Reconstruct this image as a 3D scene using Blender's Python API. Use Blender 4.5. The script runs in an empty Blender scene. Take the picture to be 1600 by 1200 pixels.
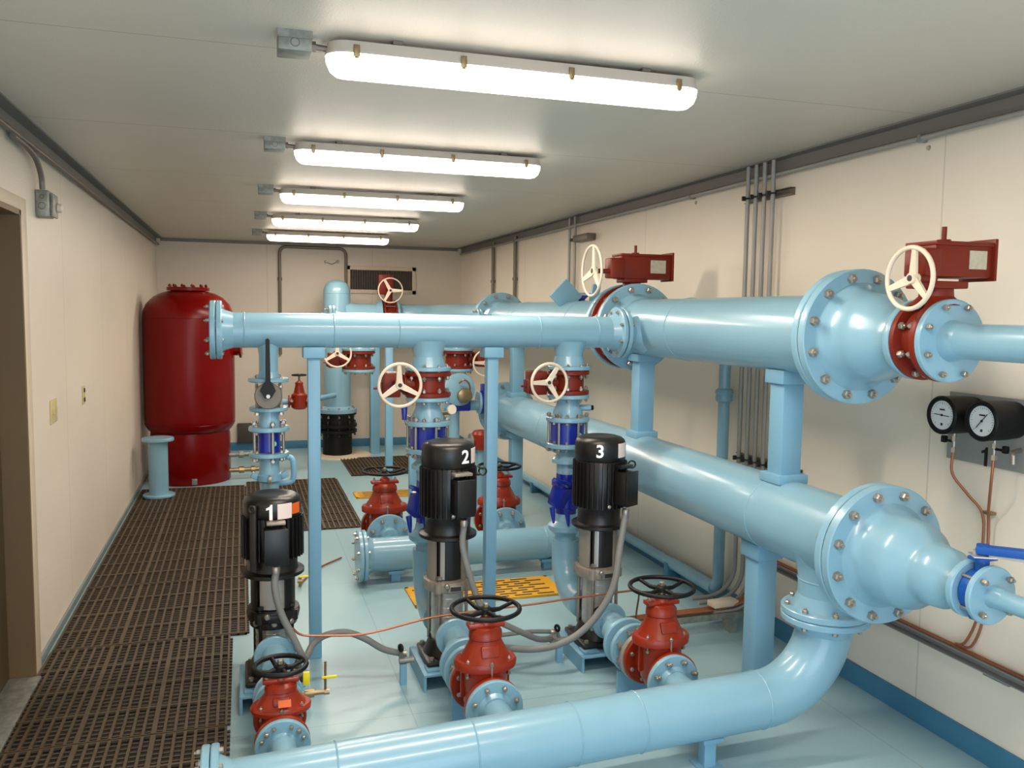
import bpy, bmesh, math, random
from mathutils import Vector, Matrix, Quaternion
random.seed(7)
PI = math.pi
S = bpy.context.scene
COL = S.collection

# ------------------------------------------------------------------ camera, world, exposure
cam_d = bpy.data.cameras.new('camera'); cam = bpy.data.objects.new('camera', cam_d); COL.objects.link(cam)
cam_d.sensor_width = 36.0; cam_d.lens = 1331.0 * 36.0 / 1600.0; cam_d.clip_start = 0.05; cam_d.clip_end = 60
YAW, PITCH, ROLL = 0.307, -0.083, 0.013
cy, sy = math.cos(YAW), math.sin(YAW)
fw = Vector((sy * math.cos(PITCH), cy * math.cos(PITCH), math.sin(PITCH)))
rr = Vector((cy, -sy, 0)); uu = rr.cross(fw)
c_, s_ = math.cos(ROLL), math.sin(ROLL)
r2 = rr * c_ + uu * s_; u2 = -rr * s_ + uu * c_
cam.matrix_world = Matrix(((r2.x, u2.x, -fw.x, 0.971), (r2.y, u2.y, -fw.y, 0.0), (r2.z, u2.z, -fw.z, 1.753), (0, 0, 0, 1)))
S.camera = cam
S.view_settings.view_transform = 'Standard'; S.view_settings.look = 'None'
S.view_settings.gamma = 1.0; S.view_settings.use_curve_mapping = False
S.view_settings.exposure = 1.82
W = bpy.data.worlds.new('world'); S.world = W; W.use_nodes = True
W.node_tree.nodes['Background'].inputs[0].default_value = (0.72, 0.86, 1.0, 1)
W.node_tree.nodes['Background'].inputs[1].default_value = 1.25
LAMP_STRENGTH = 3.2
LAMP_WATTS = 7.4
ROOM_W, ROOM_D, ROOM_H, ROOM_BACK = 3.76, 11.09, 2.6, -0.7

# ------------------------------------------------------------------ materials
def _lin(c):
    return tuple(((x / 255.0) / 12.92 if x / 255.0 <= 0.04045 else ((x / 255.0 + 0.055) / 1.055) ** 2.4) for x in c) + (1,)
MATS = {}
def mat(name, rgb, rough=0.5, metal=0.0, var=0.06, bump=0.0, bscale=60.0, coat=0.0, nscale=3.0, spec=0.5):
    if name in MATS: return MATS[name]
    m = bpy.data.materials.new(name); m.use_nodes = True
    nt = m.node_tree; b = nt.nodes['Principled BSDF']
    b.inputs['Roughness'].default_value = rough; b.inputs['Metallic'].default_value = metal
    b.inputs['Specular IOR Level'].default_value = spec
    if coat: b.inputs['Coat Weight'].default_value = coat; b.inputs['Coat Roughness'].default_value = 0.12
    tc = nt.nodes.new('ShaderNodeTexCoord')
    n = nt.nodes.new('ShaderNodeTexNoise'); n.inputs['Scale'].default_value = nscale; n.inputs['Detail'].default_value = 4
    nt.links.new(tc.outputs['Object'], n.inputs['Vector'])
    cr = nt.nodes.new('ShaderNodeValToRGB'); L = _lin(rgb)
    cr.color_ramp.elements[0].position = 0.3; cr.color_ramp.elements[1].position = 0.7
    cr.color_ramp.elements[0].color = tuple(x * (1 - var) for x in L[:3]) + (1,)
    cr.color_ramp.elements[1].color = tuple(min(1, x * (1 + var)) for x in L[:3]) + (1,)
    nt.links.new(n.outputs['Fac'], cr.inputs[0]); nt.links.new(cr.outputs[0], b.inputs['Base Color'])
    if bump:
        n2 = nt.nodes.new('ShaderNodeTexNoise'); n2.inputs['Scale'].default_value = bscale; n2.inputs['Detail'].default_value = 2
        nt.links.new(tc.outputs['Object'], n2.inputs['Vector'])
        bp = nt.nodes.new('ShaderNodeBump'); bp.inputs['Strength'].default_value = bump; bp.inputs['Distance'].default_value = 0.004
        nt.links.new(n2.outputs['Fac'], bp.inputs['Height']); nt.links.new(bp.outputs[0], b.inputs['Normal'])
    MATS[name] = m
    return m

def panel_mat(name, rgb, axis, off, pitch, rough=0.5, bump=0.25, bscale=90, line=0.62, axis2=None, off2=0, pitch2=1, lw=0.004, var=0.03):
    m = mat(name, rgb, rough, 0, var, bump, bscale, nscale=1.2)
    nt = m.node_tree; b = nt.nodes['Principled BSDF']; src = b.inputs['Base Color'].links[0].from_socket
    tc = nt.nodes.new('ShaderNodeTexCoord'); sp = nt.nodes.new('ShaderNodeSeparateXYZ'); nt.links.new(tc.outputs['Object'], sp.inputs[0])
    def math_(op, a, bb=None):
        k = nt.nodes.new('ShaderNodeMath'); k.operation = op
        for i, v in enumerate((a, bb)):
            if v is None: continue
            if isinstance(v, (int, float)): k.inputs[i].default_value = v
            else: nt.links.new(v, k.inputs[i])
        return k.outputs[0]
    def seam(ax, o, p):
        t = math_('FRACT', math_('ADD', math_('DIVIDE', math_('SUBTRACT', sp.outputs[ax], o), p), 100.5))
        return math_('LESS_THAN', math_('MULTIPLY', math_('ABSOLUTE', math_('SUBTRACT', t, 0.5)), p), lw)
    f = seam(axis, off, pitch)
    if axis2 is not None: f = math_('MAXIMUM', f, seam(axis2, off2, pitch2))
    mx = nt.nodes.new('ShaderNodeMix'); mx.data_type = 'RGBA'
    nt.links.new(f, mx.inputs[0]); nt.links.new(src, mx.inputs[6])
    L = _lin(rgb); mx.inputs[7].default_value = tuple(x * line for x in L[:3]) + (1,)
    nt.links.new(mx.outputs[2], b.inputs['Base Color'])
    return m

M_BLUE = mat('blue_pipe_paint', (130, 172, 192), 0.30, var=0.04, bump=0.05, bscale=25, coat=0.25)
M_BLUE2 = mat('blue_steel_paint', (122, 170, 197), 0.42, var=0.04)
M_RED = mat('cast_red_paint', (142, 40, 14), 0.32, var=0.10, bump=0.2, bscale=50, coat=0.0, spec=0.4)
M_RED2 = mat('valve_red_paint', (118, 34, 18), 0.42, var=0.08, coat=0.0, spec=0.3)
M_TANK = mat('tank_red_paint', (116, 2, 1), 0.26, var=0.05, coat=0.0, spec=0.25)
M_NAVY = mat('navy_blue_casting', (22, 40, 150), 0.3, var=0.1, coat=0.3)
M_LEVER = mat('bright_blue_paint', (8, 80, 165), 0.4, var=0.06)
M_BLACK = mat('black_motor_paint', (22, 20, 19), 0.36, var=0.15, bump=0.08, bscale=70)
M_BLACKR = mat('black_rubber', (11, 11, 12), 0.5, var=0.15, spec=0.3)
M_DARKCAST = mat('dark_iron', (46, 43, 42), 0.5, var=0.15, bump=0.2)
M_STEEL = mat('brushed_steel', (188, 184, 180), 0.3, metal=0.6, var=0.05)
M_BOLT = mat('zinc_bolt', (168, 160, 150), 0.35, metal=0.75, var=0.12)
M_CASTSTEEL = mat('cast_stainless', (158, 148, 136), 0.42, metal=0.35, var=0.15, bump=0.3, bscale=80)
M_GALV = mat('galvanised_box', (138, 140, 133), 0.45, metal=0.35, var=0.25, bump=0.05, nscale=30)
M_COND = mat('conduit_metal', (158, 156, 152), 0.42, metal=0.25, var=0.06)
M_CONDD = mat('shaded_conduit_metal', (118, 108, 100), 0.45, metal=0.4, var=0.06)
M_FLEX = mat('grey_flexible_conduit', (122, 122, 120), 0.5, var=0.05)
M_COPPER = mat('copper_tube', (168, 106, 78), 0.36, metal=0.6, var=0.08)
M_BRASS = mat('brass', (150, 132, 98), 0.35, metal=0.8, var=0.1)
M_CREAM = mat('cream_wheel_paint', (222, 206, 184), 0.42, var=0.04)
M_WHITEP = mat('white_sticker', (232, 214, 208), 0.5, var=0.03)
M_NUM = mat('white_number', (245, 245, 245), 0.5, var=0.01)
M_NUMB = mat('black_number', (20, 20, 20), 0.5, var=0.01)
M_ORANGE = mat('orange_sticker', (225, 96, 24), 0.5, var=0.03)
M_YELLOW = mat('yellow_plastic', (238, 214, 20), 0.4, var=0.03)
M_GRATE = mat('yellow_grate_paint', (214, 158, 24), 0.5, var=0.12)
M_PLATE = mat('name_plate', (196, 190, 172), 0.4, metal=0.3, var=0.12, nscale=60)
M_MAT = mat('brown_rubber_mat', (78, 65, 48), 0.6, var=0.14, bump=0.1)
M_GROUT = mat('pale_grout', (196, 184, 160), 0.8, var=0.1)
M_BOARD = mat('grey_steel_board', (165, 164, 161), 0.4, metal=0.3, var=0.12, nscale=8)
M_FACE = mat('gauge_face', (225, 226, 226), 0.4, var=0.01)
M_GREEN = mat('pale_green_sticker', (130, 205, 160), 0.5, var=0.02)
M_GASKET = mat('gasket', (30, 34, 38), 0.7)
M_HOUS = mat('lamp_housing', (196, 188, 178), 0.45, var=0.03)
M_IVORY = mat('ivory_switch', (200, 184, 132), 0.45, var=0.03)
M_TRIMM = mat('grey_angle_trim', (120, 117, 112), 0.45, var=0.05)
M_DFRAME = mat('door_frame_beige', (206, 190, 168), 0.5, var=0.03)
M_JAMB = mat('door_jamb_shaded_brown', (112, 90, 60), 0.55, var=0.04)  # brown darkened so the shade of the door recess is in the colour
M_DOOR = mat('door_brown', (88, 72, 44), 0.5, var=0.06)
M_BASEB = mat('blue_baseboard_paint', (62, 120, 150), 0.4, var=0.05)
M_BASEL = mat('grey_cove_base', (118, 130, 130), 0.45, var=0.05)
M_LOUV = mat('dark_louvre', (70, 62, 56), 0.5, var=0.05)
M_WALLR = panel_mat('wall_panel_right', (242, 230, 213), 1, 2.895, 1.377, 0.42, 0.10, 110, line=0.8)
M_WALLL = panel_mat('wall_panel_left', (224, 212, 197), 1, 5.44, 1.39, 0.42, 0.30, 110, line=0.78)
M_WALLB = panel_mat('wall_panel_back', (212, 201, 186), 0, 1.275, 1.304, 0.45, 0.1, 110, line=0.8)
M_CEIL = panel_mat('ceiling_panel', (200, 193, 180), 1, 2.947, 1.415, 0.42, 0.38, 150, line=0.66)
M_FLOOR = panel_mat('blue_floor_paint', (148, 182, 192), 0, 1.66, 1.83, 0.30, 0.05, 20, line=0.8, axis2=1, off2=3.55, pitch2=1.9, lw=0.003, var=0.05)
def emis(name, rgb, st):
    m = bpy.data.materials.new(name); m.use_nodes = True; nt = m.node_tree; b = nt.nodes['Principled BSDF']
    b.inputs['Base Color'].default_value = (0.8, 0.8, 0.8, 1)
    b.inputs['Emission Color'].default_value = _lin(rgb); b.inputs['Emission Strength'].default_value = st
    return m
M_DISC = mat('worn_grey_plate', (112, 104, 92), 0.5, metal=0.2, var=0.12)
M_LAMP = emis('glowing_diffuser', (255, 236, 218), LAMP_STRENGTH)

# ------------------------------------------------------------------ mesh helpers
ORG = {}
class MB:
    def __init__(s): s.b = bmesh.new()
    def _frame(s, ax):
        z = Vector(ax).normalized(); h = Vector((0, 0, 1)) if abs(z.z) < 0.9 else Vector((0, 1, 0))
        x = h.cross(z).normalized(); y = z.cross(x); return x, y, z
    def box(s, c, d, rot=None, bev=0.0):
        v = []
        R = rot if rot is not None else Matrix.Identity(3)
        for i in (-1, 1):
            for j in (-1, 1):
                for k in (-1, 1): v.append(s.b.verts.new(Vector(c) + R @ Vector((i * d[0] / 2, j * d[1] / 2, k * d[2] / 2))))
        fs = [s.b.faces.new([v[i] for i in q]) for q in ((0, 1, 3, 2), (4, 6, 7, 5), (0, 4, 5, 1), (2, 3, 7, 6), (0, 2, 6, 4), (1, 5, 7, 3))]
        if bev:
            es = list({e for f in fs for e in f.edges})
            bmesh.ops.bevel(s.b, geom=es, offset=bev, segments=2, profile=0.5, affect='EDGES')
        return s
    def lathe(s, prof, p0, ax=(0, 0, 1), seg=32, sx=1.0, sy=1.0, cap=True):
        x, y, z = s._frame(ax); p0 = Vector(p0); rings = []
        for t, r in prof:
            if r < 1e-6: rings.append([s.b.verts.new(p0 + z * t)])
            else: rings.append([s.b.verts.new(p0 + z * t + x * (r * sx * math.cos(2 * PI * k / seg)) + y * (r * sy * math.sin(2 * PI * k / seg))) for k in range(seg)])
        for a, b in zip(rings, rings[1:]):
            if len(a) == 1 and len(b) == 1: continue
            for k in range(seg):
                k2 = (k + 1) % seg
                if len(a) == 1: s.b.faces.new((a[0], b[k2], b[k]))
                elif len(b) == 1: s.b.faces.new((a[k], a[k2], b[0]))
                else: s.b.faces.new((a[k], a[k2], b[k2], b[k]))
        if cap:
            if len(rings[0]) > 1: s.b.faces.new(rings[0][::-1])
            if len(rings[-1]) > 1: s.b.faces.new(rings[-1])
        return s
    def cyl(s, a, b, r, seg=24, ch=0.0):
        a = Vector(a); b = Vector(b); L = (b - a).length
        pr = [(0, r), (L, r)] if not ch else [(0, r - ch), (ch, r), (L - ch, r), (L, r - ch)]
        return s.lathe(pr, a, b - a, seg)
    def tube(s, path, r, seg=16, cap=True):
        P = [Vector(p) for p in path]; n = len(P); rad = r if isinstance(r, (list, tuple)) else [r] * n
        T = []
        for i in range(n):
            if i == 0: t = P[1] - P[0]
            elif i == n - 1: t = P[-1] - P[-2]
            else: t = (P[i + 1] - P[i]).normalized() + (P[i] - P[i - 1]).normalized()
            T.append(t.normalized())
        x, y, z = s._frame(T[0]); rings = []
        for i in range(n):
            if i:
                q = T[i - 1].rotation_difference(T[i]); x = q @ x
            x = (x - T[i] * x.dot(T[i])).normalized(); y = T[i].cross(x)
            rings.append([s.b.verts.new(P[i] + x * (rad[i] * math.cos(2 * PI * k / seg)) + y * (rad[i] * math.sin(2 * PI * k / seg))) for k in range(seg)])
        for a, b in zip(rings, rings[1:]):
            for k in range(seg):
                k2 = (k + 1) % seg; s.b.faces.new((a[k], a[k2], b[k2], b[k]))
        if cap: s.b.faces.new(rings[0][::-1]); s.b.faces.new(rings[-1])
        return s
    def torus(s, c, ax, R, r, seg=40, seg2=10):
        x, y, z = s._frame(ax); c = Vector(c); rings = []
        for i in range(seg):
            a = 2 * PI * i / seg; d = x * math.cos(a) + y * math.sin(a)
            rings.append([s.b.verts.new(c + d * (R + r * math.cos(2 * PI * k / seg2)) + z * (r * math.sin(2 * PI * k / seg2))) for k in range(seg2)])
        for i in range(seg):
            a = rings[i]; b = rings[(i + 1) % seg]
            for k in range(seg2):
                k2 = (k + 1) % seg2; s.b.faces.new((a[k], b[k], b[k2], a[k2]))
        return s
    def prism(s, poly, p0, ex, ey, ez, depth):
        ex, ey, ez, p0 = Vector(ex), Vector(ey), Vector(ez), Vector(p0)
        a = [s.b.verts.new(p0 + ex * u + ey * v) for u, v in poly]; b = [s.b.verts.new(p0 + ex * u + ey * v + ez * depth) for u, v in poly]
        s.b.faces.new(a[::-1]); s.b.faces.new(b); n = len(a)
        for k in range(n): s.b.faces.new((a[k], a[(k + 1) % n], b[(k + 1) % n], b[k]))
        return s
    def build(s, name, material, parent=None, flat=False, ang=38):
        o3 = Vector(ORG.get(parent.name, (0, 0, 0))) if parent is not None else Vector((0, 0, 0))
        bmesh.ops.recalc_face_normals(s.b, faces=s.b.faces[:])
        me = bpy.data.meshes.new(name)
        if o3.length: bmesh.ops.translate(s.b, verts=s.b.verts[:], vec=-o3)
        s.b.to_mesh(me); s.b.free(); me.materials.append(material)
        if not flat:
            me.shade_smooth(); me.set_sharp_from_angle(angle=math.radians(ang))
        ob = bpy.data.objects.new(name, me); COL.objects.link(ob)
        if parent is not None: ob.parent = parent; ORG[ob.name] = ORG.get(parent.name, (0, 0, 0))
        return ob
def thing(name, label, cat, loc=(0, 0, 0), rotz=None, group=None):
    """Empty at the thing's base. rotz None: parts are given in room coordinates; otherwise in the thing's own."""
    o = bpy.data.objects.new(name, None); COL.objects.link(o); o.empty_display_size = 0.05
    o.location = loc
    if rotz is None: ORG[o.name] = tuple(loc)
    else: o.rotation_euler = (0, 0, rotz); ORG[o.name] = (0, 0, 0)
    o['label'] = label; o['category'] = cat
    if group: o['group'] = group
    return o
def tag(o, label, cat, group=None):
    o['label'] = label; o['category'] = cat
    if group: o['group'] = group
    return o
def struct(mb, name, m):
    o = mb.build(name, m); o['kind'] = 'structure'; return o

def arc(c, r, a0, a1, ex, ey, n=10):
    c, ex, ey = Vector(c), Vector(ex), Vector(ey)
    return [c + ex * (r * math.cos(a0 + (a1 - a0) * i / n)) + ey * (r * math.sin(a0 + (a1 - a0) * i / n)) for i in range(n + 1)]
def smooth_path(pts, sub=6):
    P = [Vector(p) for p in pts]; out = []
    for i in range(len(P) - 1):
        p0 = P[max(i - 1, 0)]; p1 = P[i]; p2 = P[i + 1]; p3 = P[min(i + 2, len(P) - 1)]
        for k in range(sub):
            t = k / sub
            out.append(0.5 * ((2 * p1) + (p2 - p0) * t + (2 * p0 - 5 * p1 + 4 * p2 - p3) * t * t + (3 * p1 - p0 - 3 * p2 + p3) * t ** 3))
    out.append(P[-1]); return out

BOLTS = {}
def bolt_mesh(L, s, m, heads=2):
    key = (round(L, 4), round(s, 4), m.name, heads)
    if key not in BOLTS:
        b = MB(); h = s * 1.3
        b.lathe([(-L / 2 - h * (heads > 1), s * 0.45), (-L / 2, s * 0.5)], (0, 0, 0), seg=10) if heads > 1 else None
        b.lathe([(-L / 2, s * 0.5), (L / 2, s * 0.5)], (0, 0, 0), seg=8)
        b.lathe([(L / 2, s), (L / 2 + h * 0.8, s), (L / 2 + h, s * 0.75)], (0, 0, 0), seg=6)
        b.lathe([(L / 2 + h, s * 0.5), (L / 2 + h * 1.45, s * 0.42)], (0, 0, 0), seg=8)
        if heads > 1:
            b.lathe([(-L / 2 - h, s * 0.75), (-L / 2 - h * 0.8, s), (-L / 2, s)], (0, 0, 0), seg=6)
        bmesh.ops.recalc_face_normals(b.b, faces=b.b.faces[:])
        me = bpy.data.meshes.new('bolt'); b.b.to_mesh(me); b.b.free(); me.materials.append(m); BOLTS[key] = me
    return BOLTS[key]
def bolts(parent, p, ax, R, n, L, s, m=None, heads=2, phase=None, name='bolt'):
    me = bolt_mesh(L, s, m or M_BOLT, heads); ax = Vector(ax).normalized()
    h = Vector((0, 0, 1)) if abs(ax.z) < 0.9 else Vector((0, 1, 0)); x = h.cross(ax).normalized(); y = ax.cross(x)
    q = Vector((0, 0, 1)).rotation_difference(ax); o3 = Vector(ORG.get(parent.name, (0, 0, 0)))
    ph = PI / n if phase is None else phase
    for k in range(n):
        a = 2 * PI * k / n + ph
        o = bpy.data.objects.new(name, me); COL.objects.link(o); o.parent = parent
        o.rotation_mode = 'QUATERNION'; o.rotation_quaternion = q @ Quaternion((0, 0, 1), random.random() * 1.0)
        o.location = Vector(p) + (x * math.cos(a) + y * math.sin(a)) * R - o3
def flange_prof(t0, t, R):
    c = 0.004
    return [(t0, R - c), (t0 + c, R), (t0 + t - c, R), (t0 + t, R - c)]
def flange(parent, p, ax, R, t, neck=None, nl=0.05, m=None, name='flange', seg=48, gasket=True):
    """Flange disc with its back at p, extending t along ax; neck hub of radius neck runs behind it."""
    b = MB()
    if neck:
        b.lathe([(-nl, neck), (-nl * 0.35, neck * 1.12), (0, neck * 1.2), (0.001, R - 0.004), (0.005, R), (t - 0.004, R), (t, R - 0.004)], p, ax, seg)
    else: b.lathe(flange_prof(0, t, R), p, ax, seg)
    return b.build(name, m or M_BLUE, parent)
def weld(b, p, ax, r):
    b.torus(p, ax, r, 0.0035, 48, 6); return b
def text_on(parent, txt, size, mtl, name, origin, ex, ey, ez, depth=0.0012, bend=None, weight=0.02):
    """Text as a mesh: x runs along ex, y along ey, faces ez. bend=radius wraps it about the cylinder behind it."""
    cu = bpy.data.curves.new('t', 'FONT'); cu.body = txt; cu.size = size; cu.align_x = 'CENTER'; cu.align_y = 'CENTER'
    cu.extrude = depth; cu.offset = weight * size; cu.resolution_u = 3
    to = bpy.data.objects.new('t', cu); COL.objects.link(to)
    bpy.context.view_layer.update()
    me = bpy.data.meshes.new_from_object(to.evaluated_get(bpy.context.evaluated_depsgraph_get()))
    bpy.data.objects.remove(to); bpy.data.curves.remove(cu)
    o3 = Vector(ORG.get(parent.name, (0, 0, 0))); ex, ey, ez, o = Vector(ex), Vector(ey), Vector(ez), Vector(origin)
    if bend:
        bm = bmesh.new(); bm.from_mesh(me); bmesh.ops.triangulate(bm, faces=bm.faces[:])
        bmesh.ops.subdivide_edges(bm, edges=bm.edges[:], cuts=1); bm.to_mesh(me); bm.free()
    for v in me.vertices:
        x, y, z = v.co
        if bend:
            a = x / bend; v.co = o + ex * ((bend + z) * math.sin(a)) + ez * ((bend + z) * math.cos(a) - bend) + ey * y - o3
        else: v.co = o + ex * x + ey * y + ez * z - o3
    me.materials.clear(); me.materials.append(mtl); me.name = name
    ob = bpy.data.objects.new(name, me); COL.objects.link(ob); ob.parent = parent; ORG[ob.name] = tuple(o3)
    return ob
def digit_one(parent, size, mtl, origin, ex, ey, ez, depth):
    """A bold figure 1 with its flag, as a thin decal."""
    k = size; p = [(-0.26, 0.14), (-0.26, 0.27), (-0.06, 0.36), (0.02, 0.5), (0.14, 0.5), (0.14, -0.5), (-0.06, -0.5), (-0.06, 0.19)]
    b = MB(); b.prism([(u * k, v * k) for u, v in p], origin, ex, ey, ez, depth); return b.build('number_decal', mtl, parent, flat=True)
def patch(parent, name, mtl, c, r, a0, a1, z0, z1, th=0.0015, n=8):
    """A sticker curved round a vertical cylinder of radius r about c."""
    b = MB(); rows = []
    for i in range(n + 1):
        a = a0 + (a1 - a0) * i / n; d = Vector((math.sin(a), -math.cos(a), 0))
        rows.append([b.b.verts.new(Vector((c[0], c[1], z)) + d * q) for z, q in ((z0, r - 0.002), (z1, r - 0.002), (z1, r + th), (z0, r + th))])
    for a, q in zip(rows, rows[1:]):
        for k in range(4): b.b.faces.new((a[k], a[(k + 1) % 4], q[(k + 1) % 4], q[k]))
    b.b.faces.new(rows[0]); b.b.faces.new(rows[-1][::-1])
    return b.build(name, mtl, parent)

# ------------------------------------------------------------------ room shell
T = 0.1
DY0, DY1, DZ = 3.48, 4.41, 2.19          # door opening in the left wall
struct(MB().box((ROOM_W / 2, (ROOM_D + ROOM_BACK) / 2, -T / 2), (ROOM_W + 2 * T + 0.4, ROOM_D - ROOM_BACK + 2 * T, T)), 'floor', M_FLOOR)
struct(MB().box((ROOM_W / 2, (ROOM_D + ROOM_BACK) / 2, ROOM_H + T / 2), (ROOM_W + 2 * T, ROOM_D - ROOM_BACK + 2 * T, T)), 'ceiling', M_CEIL)
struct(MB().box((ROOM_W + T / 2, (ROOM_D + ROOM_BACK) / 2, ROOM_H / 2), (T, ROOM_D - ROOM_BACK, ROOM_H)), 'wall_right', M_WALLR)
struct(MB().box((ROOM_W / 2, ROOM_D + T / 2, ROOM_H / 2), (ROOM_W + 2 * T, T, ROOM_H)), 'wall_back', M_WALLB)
# the wall behind the camera has an open double doorway that lets daylight in
FX0, FX1, FZ = 0.35, 2.75, 2.2
b = MB(); b.box(((FX0 - T) / 2, ROOM_BACK - T / 2, ROOM_H / 2), (FX0 + T, T, ROOM_H)); b.box(((FX1 + ROOM_W + T) / 2, ROOM_BACK - T / 2, ROOM_H / 2), (ROOM_W + T - FX1, T, ROOM_H))
b.box(((FX0 + FX1) / 2, ROOM_BACK - T / 2, (ROOM_H + FZ) / 2), (FX1 - FX0, T, ROOM_H - FZ)); struct(b, 'wall_front', M_WALLB)
pl = bpy.data.lights.new('doorway_portal', 'AREA'); pl.shape = 'RECTANGLE'; pl.size = FX1 - FX0; pl.size_y = FZ; pl.cycles.is_portal = True
po = bpy.data.objects.new('doorway_portal', pl); COL.objects.link(po); po.location = ((FX0 + FX1) / 2, ROOM_BACK - T, FZ / 2); po.rotation_euler = (PI / 2, 0, PI)
wl = MB()
wl.box((-T / 2, (ROOM_D + DY1) / 2, ROOM_H / 2), (T, ROOM_D - DY1, ROOM_H))
wl.box((-T / 2, (DY0 + ROOM_BACK) / 2, ROOM_H / 2), (T, DY0 - ROOM_BACK, ROOM_H))
wl.box((-T / 2, (DY0 + DY1) / 2, (ROOM_H + DZ) / 2), (T, DY1 - DY0, ROOM_H - DZ))
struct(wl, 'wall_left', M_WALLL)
# door: steel frame with returns, rebate and a leaf
b = MB()
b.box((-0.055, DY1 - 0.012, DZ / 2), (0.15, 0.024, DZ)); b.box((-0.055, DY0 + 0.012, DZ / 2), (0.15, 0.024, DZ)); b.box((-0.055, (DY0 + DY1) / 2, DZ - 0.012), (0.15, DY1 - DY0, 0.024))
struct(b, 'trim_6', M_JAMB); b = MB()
b.box((0.010, DY1 + 0.045, DZ / 2 + 0.03), (0.02, 0.12, DZ + 0.06), bev=0.004); b.box((0.010, DY0 - 0.03, DZ / 2 + 0.03), (0.02, 0.09, DZ + 0.06), bev=0.004)
b.box((0.010, (DY0 + DY1) / 2, DZ + 0.03), (0.02, DY1 - DY0 - 0.03, 0.06), bev=0.004)
struct(b, 'trim_1', M_DFRAME)
b = MB(); b.box((-0.112, (DY0 + DY1) / 2, DZ / 2 - 0.01), (0.045, DY1 - DY0 - 0.05, DZ - 0.03), bev=0.003)
struct(b, 'door_1', M_DOOR)
struct(MB().box((-0.03, (DY0 + DY1) / 2, 0.008), (0.15, DY1 - DY0 - 0.05, 0.016), bev=0.004), 'trim_2', M_GALV)
# baseboards
struct(MB().box((ROOM_W - 0.008, (ROOM_D + ROOM_BACK) / 2, 0.05), (0.016, ROOM_D - ROOM_BACK, 0.10), bev=0.003), 'baseboard_right', M_BASEB)
struct(MB().box((ROOM_W / 2, ROOM_D - 0.008, 0.05), (ROOM_W - 0.04, 0.016, 0.10), bev=0.003), 'baseboard_back', M_BASEB)
b = MB(); b.box((0.007, (ROOM_D + DY1 + 0.12) / 2, 0.022), (0.014, ROOM_D - DY1 - 0.14, 0.044), bev=0.003)
struct(b, 'baseboard_left', M_BASEL)
# angle trim where the walls meet the ceiling
def angle_trim(name, x, s):
    b = MB(); L = ROOM_D - ROOM_BACK - 0.02; yc = (ROOM_D + ROOM_BACK) / 2
    b.box((x + s * 0.004, yc, ROOM_H - 0.035), (0.008, L, 0.07)); b.box((x + s * 0.035, yc, ROOM_H - 0.004), (0.07, L, 0.008))
    b.box((x + s * 0.012, yc, ROOM_H - 0.066), (0.024, L, 0.006))
    struct(b, name, M_TRIMM)
angle_trim('trim_3', 0, 1); angle_trim('trim_4', ROOM_W, -1)
b = MB(); b.box((ROOM_W / 2, ROOM_D - 0.004, ROOM_H - 0.02), (ROOM_W - 0.1, 0.008, 0.04)); struct(b, 'trim_5', M_TRIMM)
# ------------------------------------------------------------------ ceiling lamps
def lamp(y, label):
    x0, x1 = 1.228, 2.528; zc = ROOM_H - 0.055
    t = thing('ceiling_light', label, 'ceiling light', ((x0 + x1) / 2, y, ROOM_H), None, 'vapour tight lamps across the ceiling')
    def stadium(w, n=8):
        pts = []
        for (cx, a0) in ((x1 - w, -PI / 2), (x0 + w, PI / 2)):
            for i in range(n + 1):
                a = a0 + PI * i / n; pts.append((cx + w * math.cos(a), y + w * math.sin(a)))
        return pts
    def loft(levels, name, m):
        b = MB(); rings = []
        for w, z in levels:
            d = 0.065 - w; pts = stadium(0.065); L = []
            for (px, py) in pts:
                cx = min(max(px, x0 + 0.065), x1 - 0.065); v = Vector((px - cx, py - y, 0)); v = v * (w / 0.065)
                L.append(b.b.verts.new((cx + v.x, y + v.y, z)))
            rings.append(L)
        for a, q in zip(rings, rings[1:]):
            for k in range(len(a)): b.b.faces.new((a[k], a[(k + 1) % len(a)], q[(k + 1) % len(a)], q[k]))
        b.b.faces.new(rings[0]); b.b.faces.new(rings[-1][::-1]); return b.build(name, m, t)
    h = loft([(0.045, ROOM_H - 0.012), (0.058, ROOM_H - 0.016), (0.064, ROOM_H - 0.044), (0.066, ROOM_H - 0.048), (0.066, ROOM_H - 0.054)], 'housing', M_HOUS)
    loft([(0.064, ROOM_H - 0.054), (0.062, ROOM_H - 0.075), (0.052, ROOM_H - 0.098), (0.034, ROOM_H - 0.112), (0.012, ROOM_H - 0.116)], 'diffuser', M_LAMP)
    for xx in (x0 + 0.09, x0 + 0.43, x0 + 0.80, x0 + 1.20):
        for sgn in (-1, 1):
            b = MB(); b.box((xx, y + sgn * 0.068, ROOM_H - 0.048), (0.02, 0.006, 0.036), bev=0.002)
            b.box((xx, y + sgn * 0.066, ROOM_H - 0.066), (0.012, 0.008, 0.01)); b.build('latch', M_BRASS, t)
    ld = bpy.data.lights.new('tube_light', 'AREA'); ld.shape = 'RECTANGLE'; ld.size = x1 - x0 - 0.1; ld.size_y = 0.08; ld.energy = LAMP_WATTS; ld.color = (1.0, 0.87, 0.72)
    lo = bpy.data.objects.new('tube_light', ld); COL.objects.link(lo); lo.parent = t; lo.location = (0, 0, -0.119)
    for xx in (x0 + 0.22, x0 + 1.08):
        b = MB(); b.box((xx, y, ROOM_H - 0.007), (0.03, 0.11, 0.012)); b.build('mounting_bracket', M_CONDD, t)
lab = ['glowing white strip light nearest the camera, largest of the ceiling row', 'glowing strip light second from the camera on the ceiling',
       'glowing strip light third from the camera, middle of five in view', 'glowing strip light fourth from the camera, near the far wall', 'smallest glowing strip light, closest to the far wall']
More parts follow.
